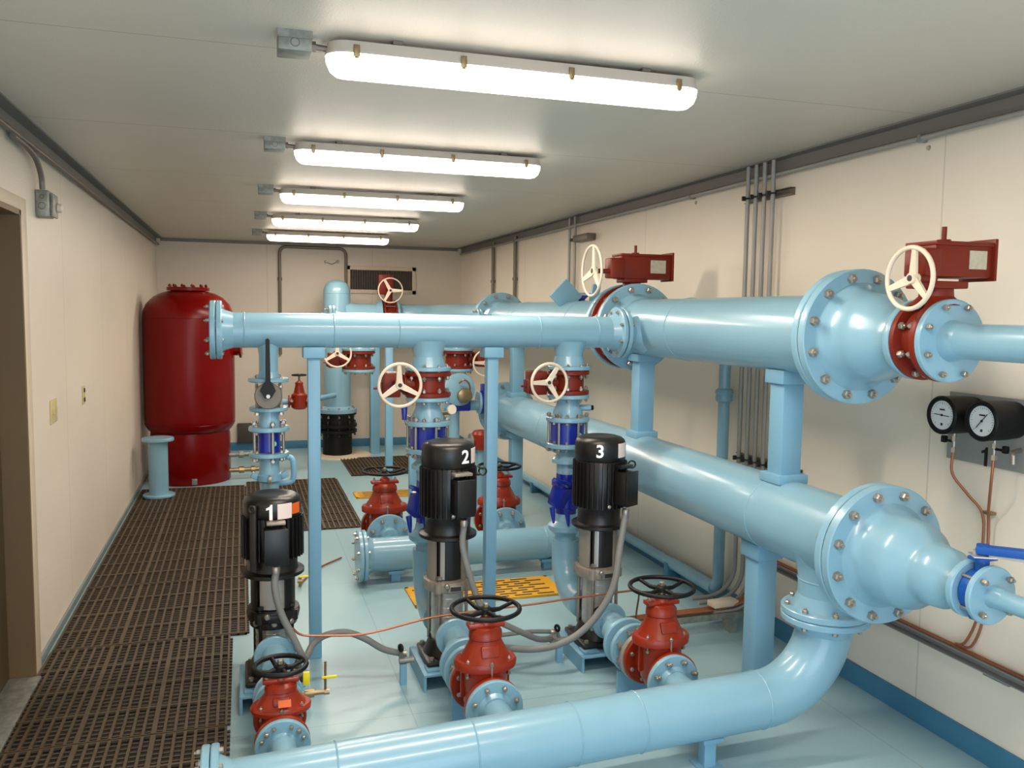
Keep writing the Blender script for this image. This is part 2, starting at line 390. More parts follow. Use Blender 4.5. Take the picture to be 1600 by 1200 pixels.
LY = [2.787, 4.461, 6.135, 7.809, 9.483]
for y, l in zip(LY, lab): lamp(y, l)
lamp(1.113, 'strip light on the ceiling just behind the picture edge')
jl = ['galvanised junction box at the left end of the nearest ceiling light', 'small junction box at the left end of the second ceiling light', 'small junction box at the left end of the third ceiling light',
      'tiny junction box at the left end of the fourth ceiling light', 'tiny junction box at the left end of the farthest ceiling light']
for i, y in enumerate(LY):
    t = thing('junction_box', jl[i], 'junction box', (1.135, y + 0.0, ROOM_H), None, 'boxes feeding the ceiling lamps')
    MB().box((1.135, y + 0.0, ROOM_H - 0.03), (0.10, 0.10, 0.06), bev=0.003).build('box_body', M_GALV, t)
    MB().box((1.135, y - 0.0515, ROOM_H - 0.012), (0.104, 0.004, 0.024)).build('cover', M_GALV, t)
    b = MB(); b.torus((1.135, y - 0.051, ROOM_H - 0.036), (0, 1, 0), 0.013, 0.0015, 20, 6); b.build('knockout', M_CONDD, t)
    b = MB(); b.cyl((1.185, y, ROOM_H - 0.03), (1.236, y, ROOM_H - 0.034), 0.010, 12); b.lathe([(0, 0.016), (0.014, 0.016)], (1.186, y, ROOM_H - 0.03), (1, 0, 0), 6); b.build('nipple', M_CONDD, t)

# ------------------------------------------------------------------ floor mats
def floor_mat(x0, y0, w, l, label, low=True):
    t0 = 0.0
    b = MB(); z1 = 0.014; n = max(1, round(w / 0.2925)); p = w / n; ny = max(1, round(l / 0.262)); q = l / ny
    def bar(xa, xb, ya, yb, z): b.box(((xa + xb) / 2, (ya + yb) / 2, z / 2 + 0.0008), (xb - xa, yb - ya, z))
    for i in range(n + 1):
        xc = x0 + i * p; hw = 0.010
        bar(max(x0, xc - hw), min(x0 + w, xc + hw), y0, y0 + l, z1)
    for i in range(n):
        for k in range(1, 7):
            xc = x0 + i * p + p * k / 7.0; bar(xc - 0.006, xc + 0.006, y0, y0 + l, z1 - 0.0004)
    for j in range(ny + 1):
        yc = y0 + j * q; bar(x0, x0 + w, max(y0, yc - 0.0065), min(y0 + l, yc + 0.0065), z1 - 0.0008)
        if j < ny and low:
            for k in range(1, 7):
                yy = yc + q * k / 7.0; bar(x0, x0 + w, yy - 0.004, yy + 0.004, 0.0058)
    # toothed right edge
    yy = y0 + 0.02
    while yy < y0 + l - 0.02: b.box((x0 + w + 0.006, yy, 0.006), (0.014, 0.012, 0.010)); yy += 0.0375
    o = b.build('rubber_mat', M_MAT, None, flat=True)
    MB().box((x0 + w / 2, y0 + l / 2, 0.0022), (w - 0.004, l - 0.004, 0.002)).build('slot_dark_sheet', M_BLACKR, o, flat=True)  # dark sheet added under the ribs to blacken the open slots
    return tag(o, label, 'mat', 'slotted rubber mats on the floor')
floor_mat(0.03, 2.60, 0.86, 1.035, 'slotted brown rubber mat nearest the camera, cut off by the bottom edge')
floor_mat(0.025, 3.645, 0.865, 1.045, 'slotted rubber mat beside the door threshold and the nearest black pump')
floor_mat(0.03, 4.70, 0.945, 1.02, 'slotted rubber mat in the walkway next to the light switch')
floor_mat(0.03, 5.73, 0.945, 1.01, 'slotted rubber mat in the middle of the walkway')
floor_mat(0.03, 6.75, 0.945, 1.01, 'slotted rubber mat in the walkway, second before the red tank')
floor_mat(0.03, 7.77, 0.945, 1.01, 'slotted rubber mat just in front of the red tank and short blue pipe stand')
floor_mat(0.99, 6.85, 0.89, 1.04, 'slotted rubber mat behind the foremost blue post, right of the walkway')
floor_mat(0.99, 7.90, 0.89, 1.04, 'slotted rubber mat right of the walkway, towards the far wall')
floor_mat(2.06, 9.04, 0.86, 1.10, 'small dark slotted mat alone at the far end by the thin blue posts')

# ------------------------------------------------------------------ yellow grates
def grate(x0, y0, w, l, label, n):
    b = MB(); b.box((x0 + w / 2, y0 + l / 2, 0.003), (w, l, 0.004))
    b.box((x0 + w / 2, y0 + 0.01, 0.008), (w, 0.02, 0.012)); b.box((x0 + w / 2, y0 + l - 0.01, 0.008), (w, 0.02, 0.012))
    b.box((x0 + 0.01, y0 + l / 2, 0.008), (0.02, l, 0.012)); b.box((x0 + w - 0.01, y0 + l / 2, 0.008), (0.02, l, 0.012))
    root = thing('floor_grate', label, 'grate', (x0 + w / 2, y0 + l / 2, 0), None)
    b.build('grate_frame', M_GRATE, root)
    s = MB(); dk = MB()
    for j in range(n):
        yy = y0 + 0.03 + (l - 0.06) * j / (n - 1)
        for i in range(6):
            off = (0.5 if j % 2 else 0) * w / 6; xx = x0 + 0.03 + i * (w - 0.06) / 6 + off * 0.8
            if xx + 0.12 < x0 + w: dk.box((xx + 0.06, yy, 0.0142), (0.11, (l / n) * 0.42, 0.0006))
    s.box((x0 + w / 2, y0 + l / 2, 0.010), (w - 0.03, l - 0.03, 0.0076)); s.build('grate_deck', M_GRATE, root)
    dk.build('drain_slots', M_DARKCAST, root)
grate(1.93, 4.86, 0.95, 0.36, 'yellow slotted floor grate between the black pumps and the rear low pipe', 8)
grate(1.97, 7.92, 0.68, 0.26, 'yellow floor grate farther back beside the dark mats', 6)

# ------------------------------------------------------------------ valves
def gate_valve(loc, label, k=1.0, hk=1.0, group=None, wheel=0.135, ZF=0.24):
    """Origin on the floor under the valve; flow along Y at height ZF."""
    t = thing('gate_valve', label, 'valve', loc, 0.0, group)
    R = 0.1145 * k; hl = 0.115 * k
    b = MB()
    b.lathe([(-hl, R * 0.62), (-hl * 0.55, R * 0.60), (0, R * 0.66), (hl * 0.55, R * 0.60), (hl, R * 0.62)], (0, 0, ZF), (0, 1, 0), 28)
    z0 = ZF - 0.085 * hk; z1 = ZF + 0.125 * hk
    b.lathe([(0, 0.03 * k), (0.02, 0.066 * k), (0.06 * hk, 0.085 * k), (z1 - z0, 0.092 * k)], (0, 0, z0), (0, 0, 1), 28, sx=1.0 if True else 1, sy=1.0)
    b.box((0, 0, (ZF + z1) / 2), (0.014, 0.20 * k, (z1 - ZF))); b.box((0, 0, (ZF + z1) / 2 + 0.0), (0.20 * k, 0.012, (z1 - ZF) * 0.98))
    body = b.build('body', M_RED, t)
    for s in (-1, 1):
        f = MB(); f.lathe(flange_prof(0, 0.02 * k + 0.003, R), (0, s * hl - (0.011 * k), ZF), (0, 1, 0), 40); fo = f.build('flange', M_RED, t)
        bolts(fo, (0, s * (hl + 0.013), ZF), (0, s, 0), R * 0.79, 8, 0.055, 0.0095 * k)
    # bonnet
    f = MB(); f.lathe([(0, 0.104 * k), (0.004, 0.112 * k), (0.028 * hk, 0.114 * k), (0.04 * hk, 0.108 * k)], (0, 0, z1), (0, 0, 1), 36, sx=1.12, sy=0.86)
    bo = f.build('bonnet_flange', M_RED, t)
    bolts(bo, (0, 0, z1 + 0.012 * hk), (0, 0, 1), 0.097 * k, 6, 0.055 * hk, 0.008 * k)
    h = 0.135 * hk
    f = MB(); f.lathe([(0, 0.104 * k), (h * 0.12, 0.094 * k), (h * 0.42, 0.074 * k), (h * 0.62, 0.062 * k), (h * 0.66, 0.068 * k), (h * 0.86, 0.066 * k), (h, 0.05 * k)], (0, 0, z1 + 0.04 * hk), (0, 0, 1), 32, sy=0.9)
    f.box((0, -0.066 * k, z1 + 0.04 * hk + h * 0.34), (0.07 * k, 0.02, h * 0.36), Matrix.Rotation(-0.35, 3, 'X'), 0.004)
    bn = f.build('bonnet', M_RED, t)
    zt = z1 + 0.04 * hk + h
    f = MB(); f.box((0, 0, zt + 0.006), (0.15 * k, 0.05 * k, 0.018), bev=0.004); f.lathe([(0, 0.03 * k), (0.02, 0.026 * k), (0.03, 0.018)], (0, 0, zt + 0.01), (0, 0, 1), 16)
    gl = f.build('packing_gland', M_RED, t)
    for s in (-1, 1):
        f = MB(); f.lathe([(0, 0.010), (0.012, 0.010)], (s * 0.058 * k, 0, zt + 0.014), (0, 0, 1), 6); f.cyl((s * 0.058 * k, 0, zt + 0.01), (s * 0.058 * k, 0, zt + 0.038), 0.0055, 8); f.build('gland_bolt', M_BOLT, gl)
    zw = zt + 0.062 * max(hk, 0.75)
    f = MB(); f.cyl((0, 0, zt), (0, 0, zw + 0.03), 0.011, 12); f.build('stem', M_BRASS, t)
    w = MB(); w.torus((0, 0, zw + 0.012), (0, 0, 1), wheel, 0.0095, 48, 10); w.lathe([(0, 0.024), (0.02, 0.024), (0.026, 0.019)], (0, 0, zw - 0.008), (0, 0, 1), 16)
    for i in range(4):
        a = i * PI / 2 + 0.35; d = Vector((math.cos(a), math.sin(a), 0)); p = Vector((-d.y, d.x, 0))
        w.tube([Vector((0, 0, zw)) + d * 0.018, Vector((0, 0, zw - 0.004)) + d * wheel * 0.5, Vector((0, 0, zw + 0.010)) + d * (wheel - 0.004)], [0.011, 0.009, 0.008], 10)
    wo = w.build('handwheel', M_BLACKR, t)
    f = MB(); f.lathe([(0, 0.012), (0.012, 0.012), (0.015, 0.009)], (0, 0, zw + 0.02), (0, 0, 1), 6); f.build('wheel_nut', M_BOLT, wo)
    return t, ZF, zt

def handwheel3(parent, c, ax, R, spin=0.3, name='handwheel', rim=0.0078):
    """Cream three-spoke wheel; ax points away from the gearbox."""
    b = MB(); ax = Vector(ax).normalized(); x, y, z = b._frame(ax); c = Vector(c)
    b.torus(c + ax * 0.012, ax, R, rim, 48, 10)
    b.lathe([(-0.018, R * 0.17), (0.006, R * 0.2), (0.012, R * 0.17)], c, ax, 20)
    for i in range(3):
        a = spin + i * 2 * PI / 3; d = x * math.cos(a) + y * math.sin(a); p = ax.cross(d)
        wi, wo = R * 0.15, R * 0.085
        pts = [c + d * R * 0.1 + p * wi, c + d * R * 0.1 - p * wi, c + d * (R - 0.002) - p * wo + ax * 0.012, c + d * (R - 0.002) + p * wo + ax * 0.012]
        lo = [b.b.verts.new(q - ax * 0.006) for q in pts]; hi = [b.b.verts.new(q + ax * 0.004) for q in pts]
        b.b.faces.new(lo[::-1]); b.b.faces.new(hi)
        for k in range(4): b.b.faces.new((lo[k], lo[(k + 1) % 4], hi[(k + 1) % 4], hi[k]))
    w = b.build(name, M_CREAM, parent)
    b = MB(); b.lathe([(0, R * 0.10), (0.004, R * 0.10), (0.0045, R * 0.05)], c + ax * 0.010, ax, 16); b.build('hub_cap', M_DARKCAST, w)
    return w

def riser_butterfly(x, y, z, R, label, hgt=0.13, wr=0.105, side=-1, wy=-0.20, gx=0.19, group=None, wheelspin=0.5, n=8, wz=0.012):
    """Red butterfly valve on a vertical pipe: flow Z centred at z, gearbox on one side, wheel facing the camera side."""
    t = thing('butterfly_valve', label, 'valve', (x, y, z - hgt / 2), None, group)
    b = MB(); h = hgt / 2
    b.lathe([(-h, R * 0.97), (-h + 0.004, R), (-h + 0.02, R), (-h + 0.026, R * 0.74), (h - 0.026, R * 0.74), (h - 0.02, R), (h - 0.004, R), (h, R * 0.97)], (x, y, z), (0, 0, 1), 44)
    b.build('body', M_RED2, t)
    for s in (-1, 1): bolts(t, (x, y, z + s * (h - 0.012)), (0, 0, -s), R * 0.86, n, 0.026, 0.011, heads=1)
    b = MB(); b.cyl((x + side * R * 0.6, y, z), (x + side * (gx - 0.05), y, z), R * 0.36, 20); b.lathe(flange_prof(0, 0.014, R * 0.46), (x + side * (R + 0.0), y, z), (side, 0, 0), 24)
    b.build('neck', M_RED2, t)
    b = MB(); b.box((x + side * gx, y, z), (0.085, 0.13, 0.125), bev=0.008); b.box((x + side * (gx + 0.03), y + 0.02, z - 0.02), (0.05, 0.07, 0.07), bev=0.006)
    gb = b.build('gearbox', M_RED2, t)
    b = MB(); b.cyl((x + side * (gx - 0.012), y - 0.05, z + wz), (x + side * (gx - 0.012), y + wy, z + wz), 0.014, 12); b.cyl((x + side * (gx + 0.04), y, z - 0.02), (x + side * (gx + 0.085), y, z - 0.02), 0.006, 8)
    b.build('shaft', M_RED2, gb)
    handwheel3(t, (x + side * (gx - 0.012), y + wy, z + wz), (0.05, -1, 0.0), wr, wheelspin)
    return t
def main_butterfly(y0, y1, R, zc, label, neck_z, gz, box_l, wheel_c, wheel_r, n=8, X=3.2, boxh=0.11):
    """Red butterfly on a horizontal main, gearbox on top, wheel on the left."""
    t = thing('butterfly_valve', label, 'valve', (X, (y0 + y1) / 2, zc - R), None)
    L = y1 - y0; b = MB()
    b.lathe([(0, R * 0.98), (0.004, R), (0.022, R), (0.028, R * 0.8), (L - 0.028, R * 0.8), (L - 0.022, R), (L - 0.004, R), (L, R * 0.98)], (X, y0, zc), (0, 1, 0), 56)
    b.build('body', M_RED2, t)
    for s in (-1, 1): bolts(t, (X, (y0 + y1) / 2 + s * (L / 2 - 0.013), zc), (0, -s, 0), R * 0.89, n, 0.028, 0.013, heads=1)
    ym = (y0 + y1) / 2; b = MB()
    b.lathe([(0, 0.085), (0.03, 0.055), (neck_z - zc - R * 0.85, 0.05)], (X, ym, zc + R * 0.85), (0, 0, 1), 24); b.box((X, ym, neck_z - 0.01), (0.15, 0.12, 0.024), bev=0.004); b.build('neck', M_RED2, t)
    b = MB(); b.box((X + box_l * 0.20, ym, gz), (box_l, 0.13, boxh), bev=0.006); b.box((X + box_l * 0.20, ym, gz + boxh / 2), (box_l * 1.03, 0.14, 0.014), bev=0.003)
    b.box((X - box_l * 0.38, ym - 0.03, gz - 0.01), (box_l * 0.28, 0.10, boxh * 0.85), bev=0.01); b.box((X + box_l * 0.71, ym, gz + 0.005), (0.012, 0.15, boxh + 0.03), bev=0.003)
    gb = b.build('gearbox', M_RED2, t)
    b = MB(); b.box((X + box_l * 0.42, ym - 0.067, gz + 0.003), (box_l * 0.30, 0.003, boxh * 0.55)); b.build('name_plate', M_PLATE, gb)
    b = MB(); b.cyl((X + 0.02, ym, gz + boxh / 2), (X + 0.02, ym, gz + boxh / 2 + 0.06), 0.0085, 10); b.lathe([(0, 0.022), (0.012, 0.022)], (X + 0.02, ym, gz + boxh / 2 + 0.005), (0, 0, 1), 16); b.build('position_pin', M_RED2, gb)
    wc = Vector(wheel_c); b = MB(); b.cyl((X - box_l * 0.3, wc.y, wc.z), (wc.x, wc.y, wc.z), 0.014, 12); b.build('shaft', M_RED2, gb)
    handwheel3(t, wc, (-1, 0.0, 0), wheel_r, 1.4)
    return t

# ------------------------------------------------------------------ right-hand mains along the wall
XM = 3.2
UZ, LZ = 1.68, 0.89
UYF, LYF = 2.68, 2.49             # near faces of the near flange pairs
RP = 0.162; RF = 0.256
# upper main, near length
t = thing('main_pipe', 'thick light blue upper pipe along the right wall, near length with a big bolted flange', 'pipe', (XM, 3.6, UZ - RP), None)
b = MB(); b.lathe([(0, RP), (4.56 - UYF - 0.05, RP)], (XM, UYF + 0.045, UZ), (0, 1, 0), 56, cap=True); weld(b, (XM, 3.95, UZ), (0, 1, 0), RP)
b.lathe([(0, 0.084), (0.13, 0.084), (0.16, 0.094), (0.19, 0.115)], (XM - 0.30, 4.30, 1.655), (1, 0, 0), 36)
b.build('pipe', M_BLUE, t)
f = flange(t, (XM, UYF + 0.075, UZ), (0, -1, 0), RF, 0.036, RP, 0.06)
bolts(f, (XM, UYF + 0.036, UZ), (0, -1, 0), RF * 0.875, 12, 0.078, 0.0175)
f = flange(t, (XM, 4.58, UZ), (0, 1, 0), RF, 0.034, RP, 0.07); bolts(f, (XM, 4.62, UZ), (0, -1, 0), RF * 0.875, 12, 0.09, 0.0175)
f = flange(t, (2.975, 4.30, 1.655), (-1, 0, 0), 0.138, 0.024, 0.084, 0.04, name='branch_flange'); bolts(f, (2.95, 4.30, 1.655), (-1, 0, 0), 0.117, 8, 0.055, 0.0095)
# concentric reducer
t = thing('pipe_reducer', 'light blue cone shaped reducer bolted to the upper main, narrowing to the red valve', 'pipe reducer', (XM, 2.55, UZ - RF), None)
b = MB(); b.lathe([(0, RF - 0.004), (0.004, RF), (0.034, RF), (0.038, RF - 0.004), (0.039, RP * 1.26), (0.055, RP * 1.16), (0.075, RP * 1.05), (0.13, RP * 1.0), (0.16, RP * 0.97), (0.24, RP * 0.70), (0.27, RP * 0.62), (0.30, 0.098), (0.305, 0.135), (0.31, 0.138), (0.33, 0.138), (0.334, 0.134)], (XM, UYF + 0.034, UZ), (0, -1, 0), 56)
b.build('reducer_body', M_BLUE, t)
MB().lathe([(0, RF - 0.006), (0.004, RF - 0.006)], (XM, UYF + 0.035, UZ), (0, 1, 0), 48).build('gasket', M_GASKET, t)
main_butterfly(2.262, 2.376, 0.138, UZ, 'red butterfly valve with cream wheel and name plate, nearest the camera on the upper main', UZ + 0.195, UZ + 0.265, 0.24, (3.04, 2.255, 1.882), 0.099, 8)
t = thing('outlet_pipe', 'slim light blue pipe leaving the red valve towards the right edge at eye level', 'pipe', (XM, 1.6, UZ - 0.06), None)
b = MB(); b.lathe([(0, 0.0575), (1.15, 0.0575)], (XM, 2.19, UZ), (0, -1, 0), 40); b.build('pipe', M_BLUE, t)
f = flange(t, (XM, 2.238, UZ), (0, 1, 0), 0.138, 0.024, 0.0575, 0.05); bolts(f, (XM, 2.25, UZ), (0, -1, 0), 0.118, 8, 0.04, 0.0105)
# far butterfly + far length
main_butterfly(4.625, 4.74, RF * 0.97, UZ, 'dark red butterfly valve with cream wheel where the blue cross pipe meets the upper main', UZ + 0.285, UZ + 0.355, 0.33, (2.93, 4.63, 2.005), 0.145, 12, boxh=0.14)
t = thing('main_pipe', 'thick light blue upper pipe behind the cross pipe, far length ending at a flange', 'pipe', (XM, 6.2, UZ - RP), None)
b = MB(); b.lathe([(0, RP), (7.40 - 4.79, RP)], (XM, 4.79, UZ), (0, 1, 0), 48); weld(b, (XM, 5.4, UZ), (0, 1, 0), RP); weld(b, (XM, 6.6, UZ), (0, 1, 0), RP)
b.lathe([(0, 0.084), (0.12, 0.084), (0.16, 0.10)], (XM - 0.28, 7.2, 1.655), (1, 0, 0), 32); b.build('pipe', M_BLUE, t)
f = flange(t, (XM, 4.79, UZ), (0, -1, 0), RF, 0.034, RP, 0.06)
f = flange(t, (XM, 7.37, UZ), (0, 1, 0), RF, 0.034, RP, 0.06); bolts(f, (XM, 7.41, UZ), (0, -1, 0), RF * 0.875, 12, 0.085, 0.0175)
f = flange(t, (2.96, 7.2, 1.655), (-1, 0, 0), 0.138, 0.024, 0.084, 0.04, name='branch_flange'); bolts(f, (2.94, 7.2, 1.655), (-1, 0, 0), 0.117, 8, 0.055, 0.0095)
# square flanged relief body on top of the far length
t = thing('relief_valve', 'square light blue valve body standing on edge above the far upper main', 'valve', (3.15, 5.75, UZ + RP), None)
b = MB(); R45 = Matrix.Rotation(PI / 4, 3, 'Y'); b.box((3.14, 5.62, UZ + RP + 0.035), (0.17, 0.028, 0.17), R45, 0.004); b.build('square_cover', M_BLUE2, t)
b = MB(); b.prism([(-0.10, 0.0), (0.02, -0.10), (0.13, 0.0)], (3.20, 5.645, UZ + RP + 0.045), (1, 0, 0), (0, 0, 1), (0, 1, 0), 0.03); b.box((3.27, 5.655, UZ + RP - 0.02), (0.05, 0.04, 0.07), bev=0.004); b.build('side_body', M_NAVY, t)
b = MB(); b.box((3.26, 5.66, UZ + RP + 0.055), (0.26, 0.05, 0.012)); b.box((3.36, 5.62, UZ + RP + 0.05), (0.06, 0.03, 0.14), Matrix.Rotation(0.2, 3, 'Y'), 0.004); b.cyl((3.2, 5.66, UZ + RP - 0.03), (3.2, 5.66, UZ + RP + 0.06), 0.05, 20); b.build('bracket', M_BLUE2, t)
# last length, elbow, across to the inlet riser
t = thing('main_pipe', 'light blue pipe at the far end turning from the right wall towards the vertical inlet', 'pipe', (XM, 9.5, UZ - RP), None)
b = MB(); P = [Vector((XM, 7.41, UZ)), Vector((XM, 8.8, UZ)), Vector((XM, 10.05, UZ))] + arc((XM - 0.4, 10.05, UZ), 0.4, 0, PI / 2, (1, 0, 0), (0, 1, 0), 10)[1:] + [Vector((2.79, 10.45, UZ + 0.0))]
b.tube(P, RP, 40); b.build('pipe', M_BLUE, t)
f = flange(t, (XM, 7.44, UZ), (0, -1, 0), RF, 0.03, RP, 0.05)
f = flange(t, (2.80, 10.45, UZ), (-1, 0, 0), 0.215, 0.03, RP, 0.04)
t = thing('butterfly_valve', 'small red butterfly valve with cream wheel in front of the wall louvre', 'valve', (2.68, 10.45, UZ - 0.21), None)
b = MB(); b.lathe([(0, 0.212), (0.02, 0.212), (0.026, 0.17), (0.135, 0.17), (0.141, 0.212), (0.16, 0.212)], (2.605, 10.45, UZ), (1, 0, 0), 40); b.build('body', M_RED2, t)
bolts(t, (2.685, 10.45, UZ), (1, 0, 0), 0.19, 12, 0.10, 0.012)
b = MB(); b.cyl((2.685, 10.45, UZ + 0.15), (2.685, 10.45, UZ + 0.30), 0.05, 16); b.box((2.64, 10.44, UZ + 0.40), (0.17, 0.15, 0.24), bev=0.01); gb = b.build('gearbox', M_RED2, t)
b = MB(); b.cyl((2.665, 10.40, 2.005), (2.665, 10.20, 2.005), 0.016, 12); b.build('shaft', M_RED2, gb)
handwheel3(t, (2.665, 10.2, 2.005), (0, -1, 0), 0.145, 0.0)
t = thing('inlet_riser', 'vertical light blue pipe with a domed cap at the far wall', 'pipe', (2.06, 10.45, 0.53), None)
b = MB(); b.lathe([(0, 0.162), (1.44, 0.162), (1.50, 0.155), (1.56, 0.125), (1.595, 0.07), (1.605, 0)], (2.06, 10.45, 0.52), (0, 0, 1), 40); weld(b, (2.06, 10.45, 1.96), (0, 0, 1), 0.162)
b.lathe([(0, 0.19), (0.12, 0.165), (0.42, 0.162)], (2.15, 10.45, UZ), (1, 0, 0), 36)
b.build('pipe', M_BLUE, t)
f = flange(t, (2.06, 10.45, 0.575), (0, 0, -1), 0.235, 0.05, 0.162, 0.03); bolts(f, (2.06, 10.45, 0.53), (0, 0, 1), 0.205, 10, 0.09, 0.013)
f = flange(t, (2.56, 10.45, UZ), (1, 0, 0), 0.215, 0.03, RP, 0.04)
b = MB(); b.cyl((1.90, 10.33, 1.70), (1.84, 10.2, 1.70), 0.03, 14); b.cyl((1.86, 10.26, 1.70), (1.86, 10.26, 1.62), 0.025, 12); b.build('drain_fitting', M_BLUE, t)
t = thing('pipe_coupling', 'black ribbed pipe coupling under the far blue riser, set in pale grout', 'pipe coupling', (2.06, 10.45, 0), None)
b = MB(); b.lathe([(0.0, 0.175), (0.28, 0.175), (0.285, 0.235), (0.32, 0.235), (0.33, 0.20), (0.345, 0.20), (0.355, 0.235), (0.39, 0.235), (0.395, 0.2), (0.50, 0.2), (0.505, 0.232), (0.53, 0.232)], (2.06, 10.45, 0), (0, 0, 1), 40); b.build('coupling_body', M_BLACKR, t)
bolts(t, (2.06, 10.45, 0.34), (0, 0, 1), 0.215, 10, 0.15, 0.012, M_DARKCAST)
b = MB(); b.lathe([(0, 0.37), (0.012, 0.36), (0.02, 0.33)], (2.10, 10.45, 0), (0, 0, 1), 40); b.build('grout_ring', M_GROUT, t)

# lower main
t = thing('main_pipe', 'thick light blue lower pipe running back along the right wall below the upper one', 'pipe', (XM, 4.6, LZ - RP), None)
b = MB(); b.lathe([(0, RP), (7.15 - LYF - 0.05, RP)], (XM, LYF + 0.045, LZ), (0, 1, 0), 56); weld(b, (XM, 3.16, LZ), (0, 1, 0), RP); weld(b, (XM, 5.9, LZ), (0, 1, 0), RP)
b.lathe([(0, 0.11), (0.13, 0.11), (0.19, 0.122), (0.24, 0.15)], (XM, 2.81, 0.585), (0, 0, 1), 44); weld(b, (XM, 2.81, 0.705), (0, 0, 1), 0.11)
b.build('pipe', M_BLUE, t)
f = flange(t, (XM, LYF + 0.075, LZ), (0, -1, 0), RF, 0.036, RP, 0.06); bolts(f, (XM, LYF + 0.036, LZ), (0, -1, 0), RF * 0.875, 12, 0.078, 0.0175)
f = flange(t, (XM, 2.81, 0.595), (0, 0, -1), 0.1715, 0.028, 0.11, 0.05, name='branch_flange'); bolts(f, (XM, 2.81, 0.565), (0, 0, 1), 0.149, 8, 0.058, 0.0115)
f = flange(t, (XM, 7.14, LZ), (0, 1, 0), RF, 0.034, RP, 0.05, name='end_flange'); f2 = flange(t, (XM, 7.18, LZ), (0, 1, 0), RF, 0.03, None, name='blind_flange'); bolts(f2, (XM, 7.18, LZ), (0, -1, 0), RF * 0.875, 12, 0.08, 0.0155)
t = thing('pipe_reducer', 'light blue reducer ending the lower main, narrowing towards the blue lever valve', 'pipe reducer', (XM, 2.35, LZ - RF), None)
b = MB(); b.lathe([(0, RF - 0.004), (0.004, RF), (0.034, RF), (0.038, RF - 0.004), (0.039, RP * 1.2), (0.055, RP * 1.08), (0.085, RP * 1.0), (0.16, RP * 0.98), (0.19, RP * 0.93), (0.24, RP * 0.70), (0.262, RP * 0.655), (0.27, RP * 0.66), (0.33, RP * 0.62), (0.375, 0.062), (0.40, 0.05), (0.402, 0.09), (0.406, 0.094), (0.424, 0.094), (0.428, 0.090)], (XM, LYF + 0.034, LZ), (0, -1, 0), 56)
b.build('reducer_body', M_BLUE, t)
MB().lathe([(0, RF - 0.006), (0.004, RF - 0.006)], (XM, LYF + 0.035, LZ), (0, 1, 0), 48).build('gasket', M_GASKET, t)
t = thing('butterfly_valve', 'bright blue lever valve between small blue flanges at the right edge', 'valve', (XM, 2.07, LZ - 0.09), None)
b = MB(); b.lathe([(0, 0.070), (0.046, 0.070)], (XM, 2.047, LZ), (0, 1, 0), 36); b.box((XM, 2.07, LZ - 0.075), (0.05, 0.04, 0.035), bev=0.005); b.cyl((XM, 2.07, LZ + 0.05), (XM, 2.07, LZ + 0.112), 0.021, 20); b.box((XM, 2.07, LZ + 0.109), (0.075, 0.05, 0.012), bev=0.003); b.build('body', M_LEVER, t)
b = MB(); b.box((XM + 0.02, 2.05, LZ + 0.119), (0.13, 0.06, 0.004), Matrix.Rotation(-0.5, 3, 'Z')); b.build('throttle_plate', M_STEEL, t)
b = MB(); Rl = Matrix.Rotation(-0.95, 3, 'Z') @ Matrix.Rotation(-0.05, 3, 'Y'); b.box((XM + 0.055, 1.985, LZ + 0.142), (0.24, 0.046, 0.026), Rl, 0.006); b.cyl((XM, 2.07, LZ + 0.11), (XM, 2.07, LZ + 0.152), 0.02, 16); b.build('lever', M_LEVER, t)
b = MB(); b.box((XM + 0.03, 2.0, LZ + 0.124), (0.11, 0.01, 0.01), Matrix.Rotation(-0.95, 3, 'Z')); b.cyl((XM - 0.02, 2.08, LZ + 0.112), (XM - 0.02, 2.08, LZ + 0.135), 0.008, 8); b.build('lever_catch', M_STEEL, t)
bolts(t, (XM, 2.055, LZ), (0, -1, 0), 0.073, 4, 0.085, 0.0105)
t = thing('outlet_pipe', 'slim light blue pipe leaving the blue lever valve at the right edge', 'pipe', (XM, 1.5, LZ - 0.03), None)
b = MB(); b.lathe([(0, 0.031), (1.2, 0.031)], (XM, 1.99, LZ), (0, -1, 0), 32); b.build('pipe', M_BLUE, t)
f = flange(t, (XM, 2.022, LZ), (0, 1, 0), 0.094, 0.022, 0.031, 0.045)

# ------------------------------------------------------------------ square posts
def post(name, x, y, z0, z1, w, label, cap=0.10, base=0.10, capt=0.045, group=None, rot=0.0, saddle=None):
    t = thing(name, label, 'pipe support', (x, y, z0), None, group)
    R = Matrix.Rotation(rot, 3, 'Z')
    MB().box((x, y, (z0 + z1) / 2), (w, w, z1 - z0), R, 0.004).build('column', M_BLUE2, t)
    if cap: MB().box((x, y, z1 - capt / 2 + 0.0), (cap, cap, capt), R, 0.005).build('cap', M_BLUE2, t)
    if base: MB().box((x, y, z0 + (0.006 if z0 == 0 else 0.02)), (base, base, 0.012 if z0 == 0 else 0.04), R, 0.003).build('base_plate', M_BLUE2, t)
    return t
post('support_post', 1.305, 4.30, 0, 1.575, 0.060, 'tall square blue post under the cross pipe beside the nearest black pump', cap=0.105, capt=0.055, base=0.0)
post('support_post', 2.22, 4.30, 0, 1.575, 0.060, 'tall square blue post under the cross pipe between the two right-hand pumps', cap=0.105, capt=0.055, base=0.0)
post('support_post', XM, 4.50, LZ + RP - 0.015, UZ - RP + 0.01, 0.100, 'short square blue post between the two mains, beyond the right-hand pump', cap=0.14, base=0.14)
post('support_post', XM, 3.12, LZ + RP - 0.012, UZ - RP + 0.01, 0.100, 'short square blue post between the two mains near the big flanges', cap=0.135, base=0.145, capt=0.06)
post('support_post', XM, 3.26, 0, LZ - RP + 0.012, 0.100, 'wide square blue leg under the lower main behind the curved elbow', cap=0.135, base=0, capt=0.07)
